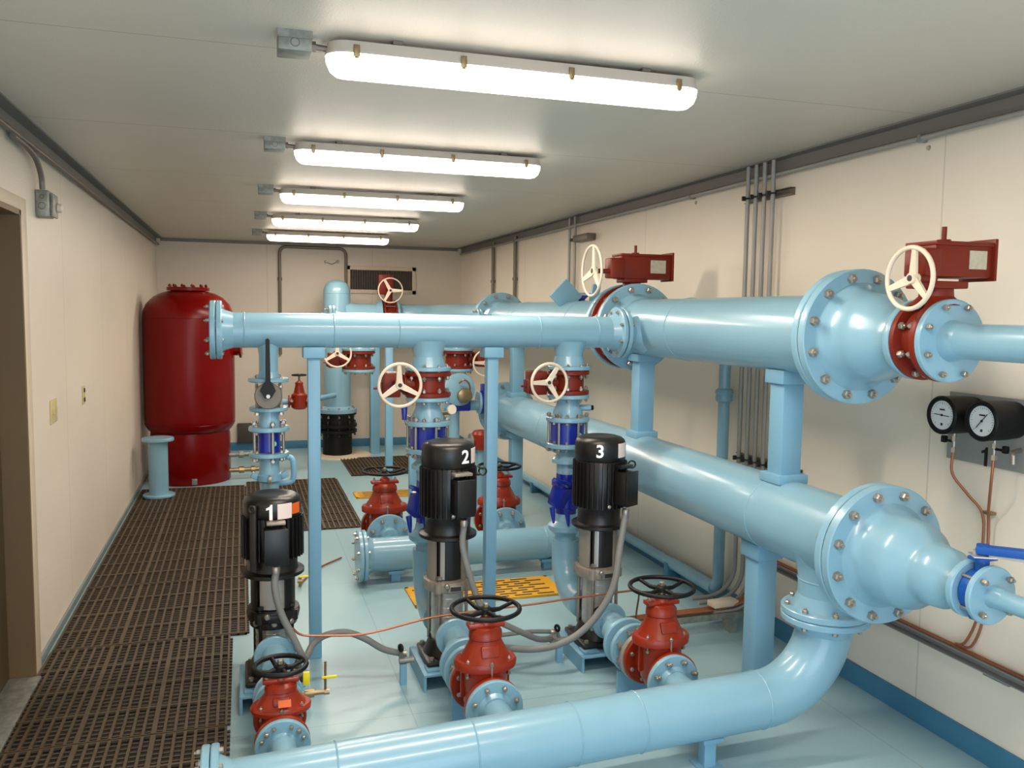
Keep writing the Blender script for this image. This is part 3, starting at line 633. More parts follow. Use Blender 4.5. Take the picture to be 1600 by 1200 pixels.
post('support_post', XM, 6.90, 0, LZ - RP + 0.012, 0.100, 'square blue leg under the far end of the lower main', cap=0.135, base=0, capt=0.05)
post('support_post', XM, 6.90, LZ + RP - 0.012, UZ - RP + 0.01, 0.100, 'square blue post between the mains at their far end', cap=0.13, base=0.14)
post('support_post', 2.155, 7.20, 0, 1.575, 0.060, 'thin square blue post rising behind the left rear red gate valve', cap=0.1, base=0)
post('support_post', 2.52, 10.5, 0, 1.53, 0.110, 'square blue post near the far wall, right of the black coupling', cap=0.14, base=0)
post('support_post', 2.36, 7.20, 0, 0.62, 0.060, 'short thin blue post behind the middle pump', cap=0, base=0)
# ------------------------------------------------------------------ cross header A over the pumps
HY, HZ, HR = 4.30, 1.655, 0.0845
PX = [1.09, 1.88, 2.655]
def header(y, xl, xr, label, drops, seams):
    t = thing('cross_pipe', label, 'pipe', (xl, y, HZ - HR), None)
    b = MB(); b.lathe([(0, HR), (xr - xl - 0.0, HR)], (xl + 0.03, y, HZ), (1, 0, 0), 44)
    for s in seams: weld(b, (s, y, HZ), (1, 0, 0), HR)
    for x, r, z in drops:
        b.lathe([(0, r), (HZ - HR * 0.8 - z - 0.05, r), (HZ - HR * 0.8 - z - 0.02, r * 1.10), (HZ - HR * 0.8 - z + 0.02, r * 1.32)], (x, y, z), (0, 0, 1), 36)
    b.build('pipe', M_BLUE, t)
    f = flange(t, (xl + 0.045, y, HZ), (-1, 0, 0), 0.14, 0.026, HR, 0.05, name='end_flange'); bolts(f, (xl + 0.012, y, HZ), (-1, 0, 0), 0.119, 8, 0.055, 0.0095)
    f2 = MB(); f2.lathe(flange_prof(0, 0.026, 0.14), (xl + 0.016, y, HZ), (-1, 0, 0), 44); f2.build('blind_flange', M_BLUE, t)
    f = flange(t, (xr - 0.005, y, HZ), (1, 0, 0), 0.138, 0.024, HR, 0.04)
    return t
tA = header(HY, 0.835, 2.926, 'light blue cross pipe over the three pumps with a blind flange at left', [(PX[0], 0.045, 1.40), (PX[1], 0.075, 1.47), (PX[2], 0.075, 1.47)], [1.40, 2.47, 1.72, 2.80, 0.98])
f = flange(tA, (PX[0], HY, 1.425), (0, 0, -1), 0.096, 0.02, 0.045, 0.03, name='branch_flange'); bolts(f, (PX[0], HY, 1.405), (0, 0, 1), 0.078, 4, 0.03, 0.009)
for x in PX[1:]:
    f = flange(tA, (x, HY, 1.475), (0, 0, -1), 0.118, 0.022, 0.075, 0.05, name='branch_flange'); bolts(f, (x, HY, 1.455), (0, 0, 1), 0.099, 8, 0.03, 0.0095)
# far header
tD = header(7.2, 1.66, 2.915, 'light blue cross pipe at the far end, mostly hidden behind the nearer one', [(1.90, 0.084, 1.43), (2.75, 0.084, 1.43)], [2.3])
for x in (1.90, 2.75):
    flange(tD, (x, 7.2, 1.445), (0, 0, -1), 0.14, 0.022, 0.084, 0.04, name='branch_flange')
rv = [riser_butterfly(1.90, 7.2, 1.345, 0.138, 'red butterfly valve with cream wheel below the far cross pipe, left one', 0.15, 0.11, -1, -0.2, 0.21, group=None, wheelspin=1.57, wz=0.065),
      riser_butterfly(2.75, 7.2, 1.345, 0.138, 'red butterfly valve below the far cross pipe, right one, its wheel half behind a post', 0.15, 0.11, 1, -0.2, 0.21, wheelspin=1.0, wz=-0.02)]
for x, l in ((1.90, 'blue blind flange closing the underside of the left far red valve'), (2.75, 'blue blind flange closing the underside of the right far red valve')):
    t = thing('blind_flange', l, 'flange', (x, 7.2, 1.24), None)
    b = MB(); b.lathe(flange_prof(0, 0.024, 0.14), (x, 7.2, 1.245), (0, 0, 1), 40); b.build('disc', M_BLUE, t); bolts(t, (x, 7.2, 1.255), (0, 0, -1), 0.119, 8, 0.03, 0.0095)

# ------------------------------------------------------------------ risers behind the pumps
riser_butterfly(PX[1], HY, 1.385, 0.118, 'red butterfly valve with cream wheel above the middle pump', 0.128, 0.104, -1, -0.20, 0.195, wheelspin=1.62)
riser_butterfly(PX[2], HY, 1.385, 0.112, 'red butterfly valve with cream wheel above the right-hand pump', 0.128, 0.098, -1, -0.16, 0.185, wheelspin=1.05)
def check_valve(x, z0, z1, r, R, label, n=6, sticker=True):
    t = thing('check_valve', label, 'valve', (x, HY, z0), None)
    MB().lathe([(0, r), (z1 - z0, r)], (x, HY, z0), (0, 0, 1), 40).build('body', M_NAVY, t)
    for k in range(n):
        a = 2 * PI * k / n + 0.22; b = MB(); xx = x + R * math.sin(a); yy = HY - R * math.cos(a)
        b.cyl((xx, yy, z0 - 0.05), (xx, yy, z1 + 0.05), 0.0075, 10)
        for zz in (z0 - 0.045, z1 + 0.033): b.lathe([(0, 0.013), (0.012, 0.013)], (xx, yy, zz), (0, 0, 1), 6)
        b.build('tie_rod', M_BOLT, t)
    if sticker:
        a = 0.42; b = MB(); b.lathe([(0, 0.013), (0.002, 0.013)], (x + (r - 0.0005) * math.sin(a), HY - (r - 0.0005) * math.cos(a), z0 + (z1 - z0) * 0.42), (math.sin(a), -math.cos(a), 0), 20); b.build('round_sticker', M_GREEN, t)
    return t
def spool(name, x, segs, label, flanges=(), extra=None, cat='pipe'):
    """Vertical spool: segs is a z/r profile from bottom to top."""
    z0 = segs[0][0]; t = thing(name, label, cat, (x, HY, z0), None)
    b = MB(); b.lathe([(z - z0, r) for z, r in segs], (x, HY, z0), (0, 0, 1), 40)
    if extra: extra(b)
    b.build('pipe', M_BLUE, t)
    for (z, s, R, th, bn) in flanges:
        f = MB(); f.lathe(flange_prof(0, th, R), (x, HY, z), (0, 0, 1), 44); fo = f.build('flange', M_BLUE, t)
        if bn: bolts(fo, (x, HY, z + th / 2), (0, 0, s), R * 0.84, bn, th + 0.004, 0.0095)
    return t
order = {1: 'middle', 2: 'right-hand'}
for i in (1, 2):
    x = PX[i]; o = order[i]
    spool('riser_reducer', x, [(1.195, 0.082), (1.225, 0.080), (1.26, 0.064), (1.30, 0.060), (1.305, 0.06)], 'short light blue reducer between red and navy valves on the %s pump riser' % o, [(1.298, -1, 0.115, 0.022, 8), (1.172, 1, 0.118, 0.026, 8)])
    check_valve(x, 1.055, 1.170, 0.093, 0.103, 'navy blue check valve clamped by silver rods on the %s pump riser' % o)
    spool('riser_spool', x, [(0.885, 0.056), (0.94, 0.056), (0.945, 0.082), (0.965, 0.082), (0.985, 0.060), (1.0, 0.055), (1.03, 0.062)], 'light blue waisted spool below the navy check valve on the %s pump riser' % o, [(1.028, -1, 0.112, 0.026, 8)])
    t = thing('strainer', 'navy blue strainer casting with a pointed foot on the %s pump riser' % o, 'strainer', (x, HY, 0.66), None)
    b = MB(); b.lathe([(0, 0.058), (0.03, 0.058), (0.035, 0.070), (0.15, 0.072), (0.16, 0.082), (0.185, 0.082), (0.19, 0.058), (0.225, 0.057)], (x, HY, 0.66), (0, 0, 1), 28)
    b.box((x - 0.05, HY - 0.045, 0.77), (0.10, 0.085, 0.12), Matrix.Rotation(0.5, 3, 'Z') @ Matrix.Rotation(0.35, 3, 'X'), 0.012); b.build('body', M_NAVY, t)
    for dx, dz in ((-0.115, 0.72), (-0.03, 0.70)):
        b = MB(); b.tube([(x + dx, HY - 0.09, dz), (x + dx + 0.005, HY - 0.095, dz - 0.05), (x + dx + 0.008, HY - 0.095, dz - 0.085)], [0.016, 0.012, 0.006], 10); b.build('pointed_lug', M_NAVY, t)
    b = MB(); b.box((x - 0.07, HY - 0.11, 0.86), (0.10, 0.03, 0.018), Matrix.Rotation(0.35, 3, 'Y'), 0.004); b.build('top_rib', M_NAVY, t)
    t = thing('discharge_elbow', 'light blue discharge pipe curving into the back of the %s pump' % o, 'pipe', (x, HY, 0.0), None)
    b = MB(); P = [Vector((x, HY, 0.665)), Vector((x, HY, 0.615))]
    b.lathe([(0, 0.058), (0.05, 0.060), (0.08, 0.095), (0.105, 0.098), (0.13, 0.066), (0.17, 0.058)], (x, HY, 0.495), (0, 0, 1), 36)
    b.tube([Vector((x, HY, 0.52)), Vector((x, HY, 0.44))] + arc((x, HY - 0.20, 0.44), 0.20, 0, -PI / 2, (0, 1, 0), (0, 0, 1), 12)[1:] + [Vector((x, HY - 0.27, 0.24))], 0.075, 32)
    b.build('pipe', M_BLUE, t)
# pump 1 riser (slimmer)
x = PX[0]
t = thing('lever_valve', 'grey disc valve with a long upright black lever above the left-hand pump', 'valve', (x, HY, 1.29), None)
b = MB(); b.lathe([(0, 0.058), (0.088, 0.058)], (x, HY, 1.285), (0, 0, 1), 28); b.box((x, HY, 1.33), (0.11, 0.05, 0.05), bev=0.005); b.build('body', M_CASTSTEEL, t)
b = MB(); b.lathe([(0, 0.062), (0.006, 0.064), (0.010, 0.060)], (x - 0.005, HY - 0.098, 1.345), (0, -1, 0), 32); b.cyl((x - 0.005, HY, 1.345), (x - 0.005, HY - 0.1, 1.345), 0.022, 16); b.build('throttle_plate', M_DISC, t)
b = MB(); b.prism([(-0.036, 0.018), (-0.02, 0.055), (-0.012, 0.062), (-0.0095, 0.26), (0.0, 0.268), (0.0095, 0.26), (0.012, 0.062), (0.02, 0.055), (0.036, 0.018), (0.014, -0.018), (-0.014, -0.018)], (x - 0.006, HY - 0.125, 1.353), (1, 0, 0), (0, 0, 1), (0, 1, 0), 0.014); b.build('lever', M_BLACKR, t)
b = MB(); b.lathe([(0, 0.010), (0.008, 0.010)], (x - 0.006, HY - 0.125, 1.345), (0, -1, 0), 6); b.build('lever_nut', M_BOLT, t)
for k in range(4):
    a = k * PI / 2 + PI / 4; xx, yy = x + 0.079 * math.cos(a), HY + 0.079 * math.sin(a); b = MB(); b.cyl((xx, yy, 1.262), (xx, yy, 1.40), 0.0065, 8); b.lathe([(0, 0.012), (0.012, 0.012)], (xx, yy, 1.248), (0, 0, 1), 6); b.build('tie_rod', M_BOLT, t)
spool('riser_reducer', x, [(1.185, 0.052), (1.27, 0.046)], 'slim light blue spool under the black lever valve', [(1.264, -1, 0.092, 0.020, 4), (1.165, 1, 0.097, 0.022, 4)])
check_valve(x, 1.062, 1.164, 0.052, 0.07, 'small navy check valve with green dot on the left-hand pump riser', 4)
spool('riser_spool', x, [(0.60, 0.045), (0.91, 0.045), (0.915, 0.052), (1.04, 0.045)], 'slim light blue pipe dropping behind the left-hand pump', [(1.038, -1, 0.096, 0.022, 4)])
t = thing('pipe_clamp', 'white grooved clamp on the slim riser just above the left-hand pump', 'clamp', (x, HY, 0.915), None)
b = MB(); b.lathe([(0, 0.052), (0.006, 0.062), (0.034, 0.062), (0.04, 0.052)], (x, HY, 0.915), (0, 0, 1), 28); b.build('clamp_ring', M_BLUE2, t)
for s in (-1, 1):
    b = MB(); b.box((x + s * 0.07, HY - 0.01, 0.945), (0.035, 0.028, 0.03), Matrix.Rotation(-s * 0.5, 3, 'Y'), 0.004); b.build('clamp_lug', M_BLUE2, t)
b = MB(); b.box((x, HY - 0.064, 0.93), (0.018, 0.02, 0.035), bev=0.003); b.cyl((x, HY - 0.062, 0.90), (x, HY - 0.062, 0.955), 0.006, 8); b.build('clamp_bolt', M_BOLT, t)
t = thing('discharge_elbow', 'slim light blue discharge pipe curving into the back of the left-hand pump', 'pipe', (x, HY, 0.0), None)
b = MB(); b.tube([Vector((x, HY, 0.60)), Vector((x, HY, 0.38))] + arc((x, HY - 0.14, 0.38), 0.14, 0, -PI / 2, (0, 1, 0), (0, 0, 1), 10)[1:] + [Vector((x, HY - 0.28, 0.24))], 0.048, 28); b.build('pipe', M_BLUE, t)
t = thing('bypass_tube', 'small bent grey blue tube beside the slim riser', 'pipe', (x + 0.07, HY + 0.08, 0.87), None)
b = MB(); b.tube(smooth_path([(x + 0.04, HY + 0.04, 0.895), (x + 0.10, HY + 0.06, 0.895), (x + 0.118, HY + 0.06, 0.92), (x + 0.115, HY + 0.06, 1.0), (x + 0.095, HY + 0.06, 1.02), (x + 0.045, HY + 0.02, 1.022)], 4), 0.014, 12); b.build('tube', M_BLUE2, t)

# ------------------------------------------------------------------ pumps
def pump(x, y, num, label, k=1.0, black=False, rot=0.0):
    t = thing('pump', label, 'pump', (x, y, 0), None, 'vertical pumps in a row')
    # painted stand
    sx, sy_ = 0.30, 0.36; b = MB()
    b.box((x, y, 0.076), (sx, sy_, 0.012), bev=0.002)
    for s in (-1, 1): b.box((x + s * (sx / 2 - 0.006), y, 0.036), (0.012, sy_, 0.072))
    b.box((x, y + sy_ / 2 - 0.006, 0.036), (sx, 0.012, 0.072)); b.build('stand', M_BLUE2, t)
    for s in (-1, 1):
        b = MB(); b.box((x + s * 0.09, y - 0.12, 0.089), (0.08, 0.07, 0.013), bev=0.002); b.build('shim_plate', M_BLUE2, t)
    Z = lambda z: 0.10 + (z - 0.10) * k
    cast = M_BLACK if black else M_CASTSTEEL
    b = MB(); b.box((x, y, 0.108), (0.25, 0.27, 0.026), bev=0.01); b.lathe([(0, 0.118), (0.02, 0.112), (0.05, 0.10), (0.075, 0.09)], (x, y, 0.115), (0, 0, 1), 32)
    b.cyl((x, y - 0.02, 0.24), (x, y - 0.15, 0.24), 0.055, 24); b.cyl((x, y, 0.24), (x, y + 0.15, 0.24), 0.055, 24)
    for s in (1,):
        b.lathe(flange_prof(0, 0.02, 0.075), (x, y + s * 0.15 - (0.02 if s > 0 else 0), 0.24), (0, 1, 0), 28)
    fo = b.build('foot', M_BLACK, t)
    b = MB(); b.lathe(flange_prof(0, 0.022, 0.09), (x, y - 0.165, 0.24), (0, 1, 0), 36); b.cyl((x, y - 0.30, 0.24), (x, y - 0.15, 0.24), 0.058, 28); b.build('suction_nozzle', M_BLUE, t)
    for sa in (-1, 1):
        for sb in (-1, 1):
            b = MB(); b.lathe([(0, 0.012), (0.014, 0.012)], (x + sa * 0.10, y + sb * 0.11, 0.12), (0, 0, 1), 6); b.build('foot_bolt', M_BOLT, fo)
    zc0, zc1 = 0.18, Z(0.44)
    b = MB(); b.lathe([(0, 0.078), (zc1 - zc0, 0.078)], (x, y, zc0), (0, 0, 1), 40)
    for i in range(1, 6): b.torus((x, y, zc0 + (zc1 - zc0) * i / 6), (0, 0, 1), 0.078, 0.0015, 36, 6)
    b.build('chamber', M_STEEL, t)
    for i in range(4):
        a = PI / 4 + i * PI / 2 + 0.15; xx, yy = x + 0.098 * math.cos(a), y + 0.098 * math.sin(a); b = MB(); b.cyl((xx, yy, 0.17), (xx, yy, zc1 + 0.05), 0.0085, 10); b.lathe([(0, 0.014), (0.014, 0.014)], (xx, yy, zc1 + 0.055), (0, 0, 1), 6); b.build('tie_rod', M_BOLT if not black else M_BLACK, t)
    b = MB(); b.lathe([(0, 0.095), (0.008, 0.112), (0.035, 0.118), (0.055, 0.114), (0.06, 0.09)], (x, y, zc1 - 0.012), (0, 0, 1), 36)
    for i in range(4):
        a = PI / 4 + i * PI / 2 + 0.15; b.lathe([(0, 0.022), (0.045, 0.022)], (x + 0.103 * math.cos(a), y + 0.103 * math.sin(a), zc1 - 0.005), (0, 0, 1), 14)
    b.box((x + 0.01, y - 0.112, zc1 + 0.018), (0.075, 0.018, 0.035), bev=0.004); hd = b.build('pump_head', cast, t)
    if not black: MB().box((x + 0.012, y - 0.1215, zc1 + 0.018), (0.05, 0.002, 0.02)).build('name_plate', M_DARKCAST, hd)
    b = MB(); b.lathe([(0, 0.013), (0.014, 0.013), (0.018, 0.009)], (x - 0.03, y - 0.112, zc1 + 0.032), (0, -1, 0), 10); b.build('vent_plug', M_BOLT, hd)
    zs0, zs1 = zc1 + 0.048, Z(0.685)
    b = MB(); b.lathe([(0, 0.06), (zs1 - zs0, 0.06)], (x, y, zs0), (0, 0, 1), 28); b.build('coupling', M_BLACKR, t)
    b = MB()
    for a in (-1.25, 0.95, 2.4, 3.9):
        n = 8; rows = []
        w = 0.40
        for i in range(n + 1):
            th = a - w + 2 * w * i / n; d = Vector((math.sin(th), -math.cos(th), 0)); rows.append([b.b.verts.new(Vector((x, y, z)) + d * q) for z, q in ((zs0, 0.088), (zs1, 0.088), (zs1, 0.098), (zs0, 0.098))])
        for p, q in zip(rows, rows[1:]):
            for kk in range(4): b.b.faces.new((p[kk], p[(kk + 1) % 4], q[(kk + 1) % 4], q[kk]))
        b.b.faces.new(rows[0]); b.b.faces.new(rows[-1][::-1])
    b.build('motor_stool', M_CASTSTEEL if not black else M_BLACK, t)
    patch(t, 'coupling_guard', M_STEEL if black else M_BLACK, (x, y), 0.086, -0.75, 0.62, zs0 + 0.004, zs1 - 0.004)
    if not black: patch(t, 'guard_strip', M_STEEL, (x, y), 0.089, -0.62, -0.38, zs0 + 0.006, zs1 - 0.006)
    # motor
    zf = Z(0.685)
    b = MB(); b.lathe([(0, 0.128), (0.006, 0.138), (0.020, 0.138), (0.026, 0.112), (0.05, 0.108), (0.10 * k, 0.110), (0.11 * k, 0.118)], (x, y, zf), (0, 0, 1), 48); b.build('motor_flange', M_BLACK, t)
    zb0, zb1 = zf + 0.10 * k, Z(1.03)
    b = MB(); b.lathe([(0, 0.114), (0.01, 0.121), (zb1 - zb0 - 0.01, 0.121), (zb1 - zb0, 0.114)], (x, y, zb0), (0, 0, 1), 48)
    nf = 34
    for i in range(nf):
        a = 2 * PI * i / nf; d = Vector((math.cos(a), math.sin(a), 0)); b.box(Vector((x, y, (zb0 + zb1) / 2)) + d * 0.127, (0.020, 0.0045, (zb1 - zb0) * 0.93), Matrix.Rotation(a, 3, 'Z'))
    mb = b.build('motor_body', M_BLACK, t)
    b = MB(); zt = Z(1.15)
    b.lathe([(0, 0.122), (0.008, 0.128), (zt - zb1 - 0.035, 0.127), (zt - zb1 - 0.018, 0.121), (zt - zb1 - 0.006, 0.106), (zt - zb1, 0.085), (zt - zb1 - 0.004, 0.06), (zt - zb1 - 0.006, 0.0)], (x, y, zb1 - 0.004), (0, 0, 1), 48); fc = b.build('fan_cover', M_BLACK, t)
    zm = (zb1 + zt) / 2 - 0.006
    return t, zm, zf, zb0, zb1, zt
def eye_bolt(t, x, y, z, a, R=0.128):
    d = Vector((math.sin(a), -math.cos(a), 0)); c = Vector((x, y, z)); b = MB(); b.tube([c + d * R, c + d * (R + 0.022)], 0.010, 10); b.torus(c + d * (R + 0.036) + Vector((0, 0, 0.012)), Vector((d.y, -d.x, 0)), 0.018, 0.0045, 24, 8); b.build('lifting_eye', M_BLACK, t)
def number(t, x, y, z, a, txt, size, r=0.129, weight=0.022):
    d = Vector((math.sin(a), -math.cos(a), 0)); ex = Vector((math.cos(a), math.sin(a), 0)); text_on(t, txt, size, M_NUM, 'number_decal', Vector((x, y, z)) + d * r, ex, (0, 0, 1), d, bend=r, weight=weight)
PYc = 3.92
# pump 2, 3
for i, txt, na, sa in ((1, '2', 0.44, (0.76, 1.14)), (2, '3', -0.41, (0.36, 0.86))):
    x = PX[i] + (0.02 if i == 1 else 0.03)
    t, zm, zf, zb0, zb1, zt = pump(x, PYc, txt, ['', 'black motor pump marked 2, middle of the row, beside a white sticker', 'black motor pump marked 3, right-hand of the row by the lower main'][i])
    number(t, x, PYc, zm - 0.004, na, txt, 0.088); patch(t, 'white_label', M_WHITEP, (x, PYc), 0.128, sa[0], sa[1], zm - 0.036, zm + 0.034)
    ja = 0.20 if i == 1 else 0.50
    d = Vector((math.sin(ja), -math.cos(ja), 0)); c = Vector((x, PYc, 0)) + d * 0.155; R = Matrix.Rotation(ja, 3, 'Z')
    b = MB(); b.box(c + Vector((0, 0, (zb0 + zb1) / 2 - 0.005)), (0.085, 0.085, 0.165), R, 0.006); b.box(c + d * 0.045 + Vector((0, 0, (zb0 + zb1) / 2 - 0.005)), (0.092, 0.012, 0.172), R, 0.003); tb = b.build('terminal_box', M_BLACK, t)
    b = MB(); b.box(Vector((x, PYc, zb1 - 0.022)) + d * 0.150, (0.09, 0.05, 0.014), R, 0.003); b.build('box_lip', M_CASTSTEEL if i == 1 else M_BLACK, tb)
    eye_bolt(t, x, PYc, zb1 - 0.045, 1.35)
    b = MB(); a = -0.05; b.lathe([(0, 0.009), (0.012, 0.009), (0.014, 0.005)], Vector((x, PYc, zb0 + 0.025)) + Vector((math.sin(a), -math.cos(a), 0)) * 0.134, (math.sin(a), -math.cos(a), 0), 12); b.build('grease_plug', M_BOLT, t)
    b = MB(); p = c + Vector((0.01, 0, zb0 - 0.02)); b.lathe([(0, 0.017), (0.022, 0.019), (0.03, 0.015)], p, (0, 0, 1), 16); b.build('cable_gland', M_BOLT, tb)
    PG = p
    if i == 1: G2 = p
    else: G3 = p
# pump 1
x = PX[0] + 0.0
t, zm, zf, zb0, zb1, zt = pump(x, PYc, '1', 'black pump marked 1 with pink and orange stickers, left-hand of the row', 0.80, True)
a1 = -0.10; d1 = Vector((math.sin(a1), -math.cos(a1), 0)); digit_one(t, 0.068, M_NUM, Vector((x, PYc, zm - 0.012)) + d1 * 0.1255, (math.cos(a1), math.sin(a1), 0), (0, 0, 1), d1, 0.0045); patch(t, 'white_label', M_WHITEP, (x, PYc), 0.128, 0.14, 0.66, zm - 0.045, zm + 0.022); patch(t, 'orange_label', M_ORANGE, (x, PYc), 0.1282, 0.67, 1.08, zm - 0.03, zm + 0.016)
ja = 0.05; d = Vector((math.sin(ja), -math.cos(ja), 0)); c = Vector((x, PYc, 0)) + d * 0.155
b = MB(); b.box(c + Vector((0, 0, (zb0 + zb1) / 2 - 0.01)), (0.095, 0.08, 0.15), Matrix.Rotation(ja, 3, 'Z'), 0.006); b.box(c + d * 0.043 + Vector((0, 0, (zb0 + zb1) / 2 - 0.01)), (0.102, 0.010, 0.156), Matrix.Rotation(ja, 3, 'Z'), 0.003); tb = b.build('terminal_box', M_BLACK, t)
b = MB(); b.box((x + 0.01, PYc - 0.15, zb1 - 0.012), (0.08, 0.045, 0.012), bev=0.003); b.build('box_lip', M_CASTSTEEL, tb)
G1 = c + Vector((0.0, 0, zb0 - 0.035)); b = MB(); b.lathe([(0, 0.017), (0.022, 0.019), (0.03, 0.015)], G1, (0, 0, 1), 16); b.build('cable_gland', M_BOLT, tb)
b = MB(); b.box((x - 0.085, PYc - 0.11, (zb0 + zb1) / 2 + 0.01), (0.03, 0.012, (zb1 - zb0) + 0.10), Matrix.Rotation(-0.6, 3, 'Z'), 0.003); b.torus((x - 0.088, PYc - 0.118, zb1 + 0.045), (0.6, 0.8, 0), 0.014, 0.005, 20, 8); b.build('lifting_strap', M_DARKCAST, t)
zk = 0.335
b = MB(); b.lathe([(0, 0.098), (0.006, 0.104), (0.045, 0.104), (0.05, 0.09)], (x, PYc, zk), (0, 0, 1), 32); b.build('chamber_collar', M_BLACK, t)
for a in (-0.8, 0.0, 0.75):
    b = MB(); b.lathe([(0, 0.013), (0.012, 0.013), (0.016, 0.008)], Vector((x, PYc, zk + 0.03)) + Vector((math.sin(a), -math.cos(a), 0)) * 0.102, (math.sin(a), -math.cos(a), 0), 10); b.build('collar_plug', M_BOLT, t)

# ------------------------------------------------------------------ suction header, gate valves, spools
SY, SZ, SR = 2.81, 0.24, 0.1095
t = thing('suction_pipe', 'light blue pipe low across the foreground, curving up to the lower main at right', 'pipe', (2.0, SY, SZ - SR), None)
b = MB(); er = 0.30
SL = lambda x: (x, SY - 0.065 * (2.9 - x) / 2.0, SZ - 0.035 * (2.9 - x) / 2.0)
P = [Vector(SL(0.875)), Vector(SL(1.8)), Vector((XM - er, SY, SZ))] + arc((XM - er, SY, SZ + er), er, -PI / 2, 0, (1, 0, 0), (0, 0, 1), 14)[1:] + [Vector((XM, SY, 0.55))]
b.tube(P, SR, 56)
for s in (1.25, 1.72, 2.10, 2.36, 2.895): weld(b, SL(s), (1, 0, 0), SR)
for i, xx in enumerate(PX): b.lathe([(0, 0.075 if i else 0.06), (0.03, 0.066 if i else 0.05), (0.06, 0.057 if i else 0.045), (0.19, 0.057 if i else 0.045)], (xx, SL(xx)[1] + 0.085, SL(xx)[2]), (0, 1, 0), 32)
b.build('pipe', M_BLUE, t)
f = flange(t, (XM, SY, 0.537), (0, 0, 1), 0.1715, 0.028, SR, 0.05); 
f = flange(t, SL(0.885), (-1, 0, 0), 0.165, 0.026, SR, 0.04, name='end_flange'); bolts(f, SL(0.855), (-1, 0, 0), 0.142, 8, 0.056, 0.011)
f2 = MB(); f2.lathe(flange_prof(0, 0.026, 0.165), SL(0.856), (-1, 0, 0), 48); f2.build('blind_flange', M_BLUE, t)
for i, xx in enumerate(PX):
    Rr = 0.098 if i == 0 else 0.1145
    yf = (3.012, 3.027, 3.042)[i]; zf = (0.205, 0.23, 0.238)[i]
    f = flange(t, (xx, yf, zf), (0, 1, 0), Rr, 0.022, 0.057 if i else 0.045, 0.018, name='branch_flange')
    bolts(f, (xx, yf + 0.010, zf), (0, -1, 0), Rr * 0.8, 8 if i else 4, 0.026, 0.0095)
t = thing('support_stand', 'short blue stand under the foreground pipe', 'pipe support', (2.68, SY, 0), None)
b = MB(); b.box((2.68, SY, 0.06), (0.05, 0.05, 0.12), bev=0.003); b.build('column', M_BLUE2, t); MB().box((2.68, SY, 0.122), (0.09, 0.10, 0.018), bev=0.003).build('cap', M_BLUE2, t); MB().box((2.68, SY, 0.005), (0.10, 0.10, 0.010)).build('base_plate', M_BLUE2, t)
t = thing('support_stand', 'short blue stand under the left part of the foreground pipe', 'pipe support', (1.45, 2.76, 0), None)
b = MB(); b.box((1.45, 2.76, 0.045), (0.05, 0.05, 0.09), bev=0.003); b.build('column', M_BLUE2, t); MB().box((1.45, 2.76, 0.096), (0.09, 0.10, 0.018), bev=0.003).build('cap', M_BLUE2, t); MB().box((1.45, 2.76, 0.005), (0.10, 0.10, 0.010)).build('base_plate', M_BLUE2, t)
gate_valve((PX[1], 3.175, 0), 'red gate valve with black handwheel in front of the middle pump', 1.0, 0.94, 'red gate valves on the foreground pipe', ZF=0.23)
gate_valve((PX[2] + 0.01, 3.19, 0), 'red gate valve with black handwheel in front of the right-hand pump', 1.0, 0.96, 'red gate valves on the foreground pipe', ZF=0.238)
t, zf_, zt_ = gate_valve((PX[0], 3.15, 0), 'small red gate valve with orange label before the left pump', 0.86, 0.62, 'red gate valves on the foreground pipe', wheel=0.092, ZF=0.205)
MB().box((0.01, -0.083, 0.34), (0.045, 0.004, 0.026), Matrix.Rotation(-0.5, 3, 'X')).build('orange_label', M_ORANGE, t)
for i, xx in enumerate(PX):
    k = 0.86 if i == 0 else 1.0
    l = ['pair of light blue flanges between the smaller gate valve and the left-hand pump', 'light blue and grey flanged spool between gate valve and the middle pump', 'light blue and grey flanged spool between gate valve and the right-hand pump'][i]
    t = thing('suction_spool', l, 'pipe', (xx, 3.5, 0.12), None)
    y0 = (3.255, 3.296, 3.310)[i]; SZ = (0.205, 0.23, 0.238)[i]
    b = MB(); b.lathe(flange_prof(0, 0.024, 0.1145 * k), (xx, y0 + (0.0), SZ), (0, 1, 0), 44); f0 = b.build('grey_flange', M_CASTSTEEL if i else M_BLUE, t)
    b = MB(); b.lathe([(0, 0.062 * k), (0.30, 0.062 * k)], (xx, y0 + 0.02, SZ), (0, 1, 0), 32); b.lathe(flange_prof(0, 0.024, 0.1145 * k), (xx, y0 + 0.10, SZ), (0, 1, 0), 44); b.lathe([(0, 0.08 * k), (0.05, 0.062 * k), (0.14, 0.06 * k)], (xx, y0 + 0.2, SZ), (0, 1, 0), 40); b.lathe(flange_prof(0, 0.024, 0.1145 * k), (xx, y0 + 0.178, SZ), (0, 1, 0), 44)
    b.build('blue_flanges', M_BLUE, t)
    for kk in range(8 if i else 4):
        a = 2 * PI * kk / (8 if i else 4) + 0.4; b = MB(); q = Vector((xx + 0.092 * k * math.cos(a), y0, SZ + 0.092 * k * math.sin(a))); b.cyl(q, q + Vector((0, 0.115, 0)), 0.0075, 8); b.lathe([(0, 0.014), (0.02, 0.014)], q + Vector((0, 0.055, 0)), (0, 1, 0), 6); b.build('stud', M_BOLT, t)
    b = MB(); b.box((xx, y0 + 0.112, 0.07), (0.16, 0.012, 0.14)); b.build('foot_plate', M_BLUE2, t)

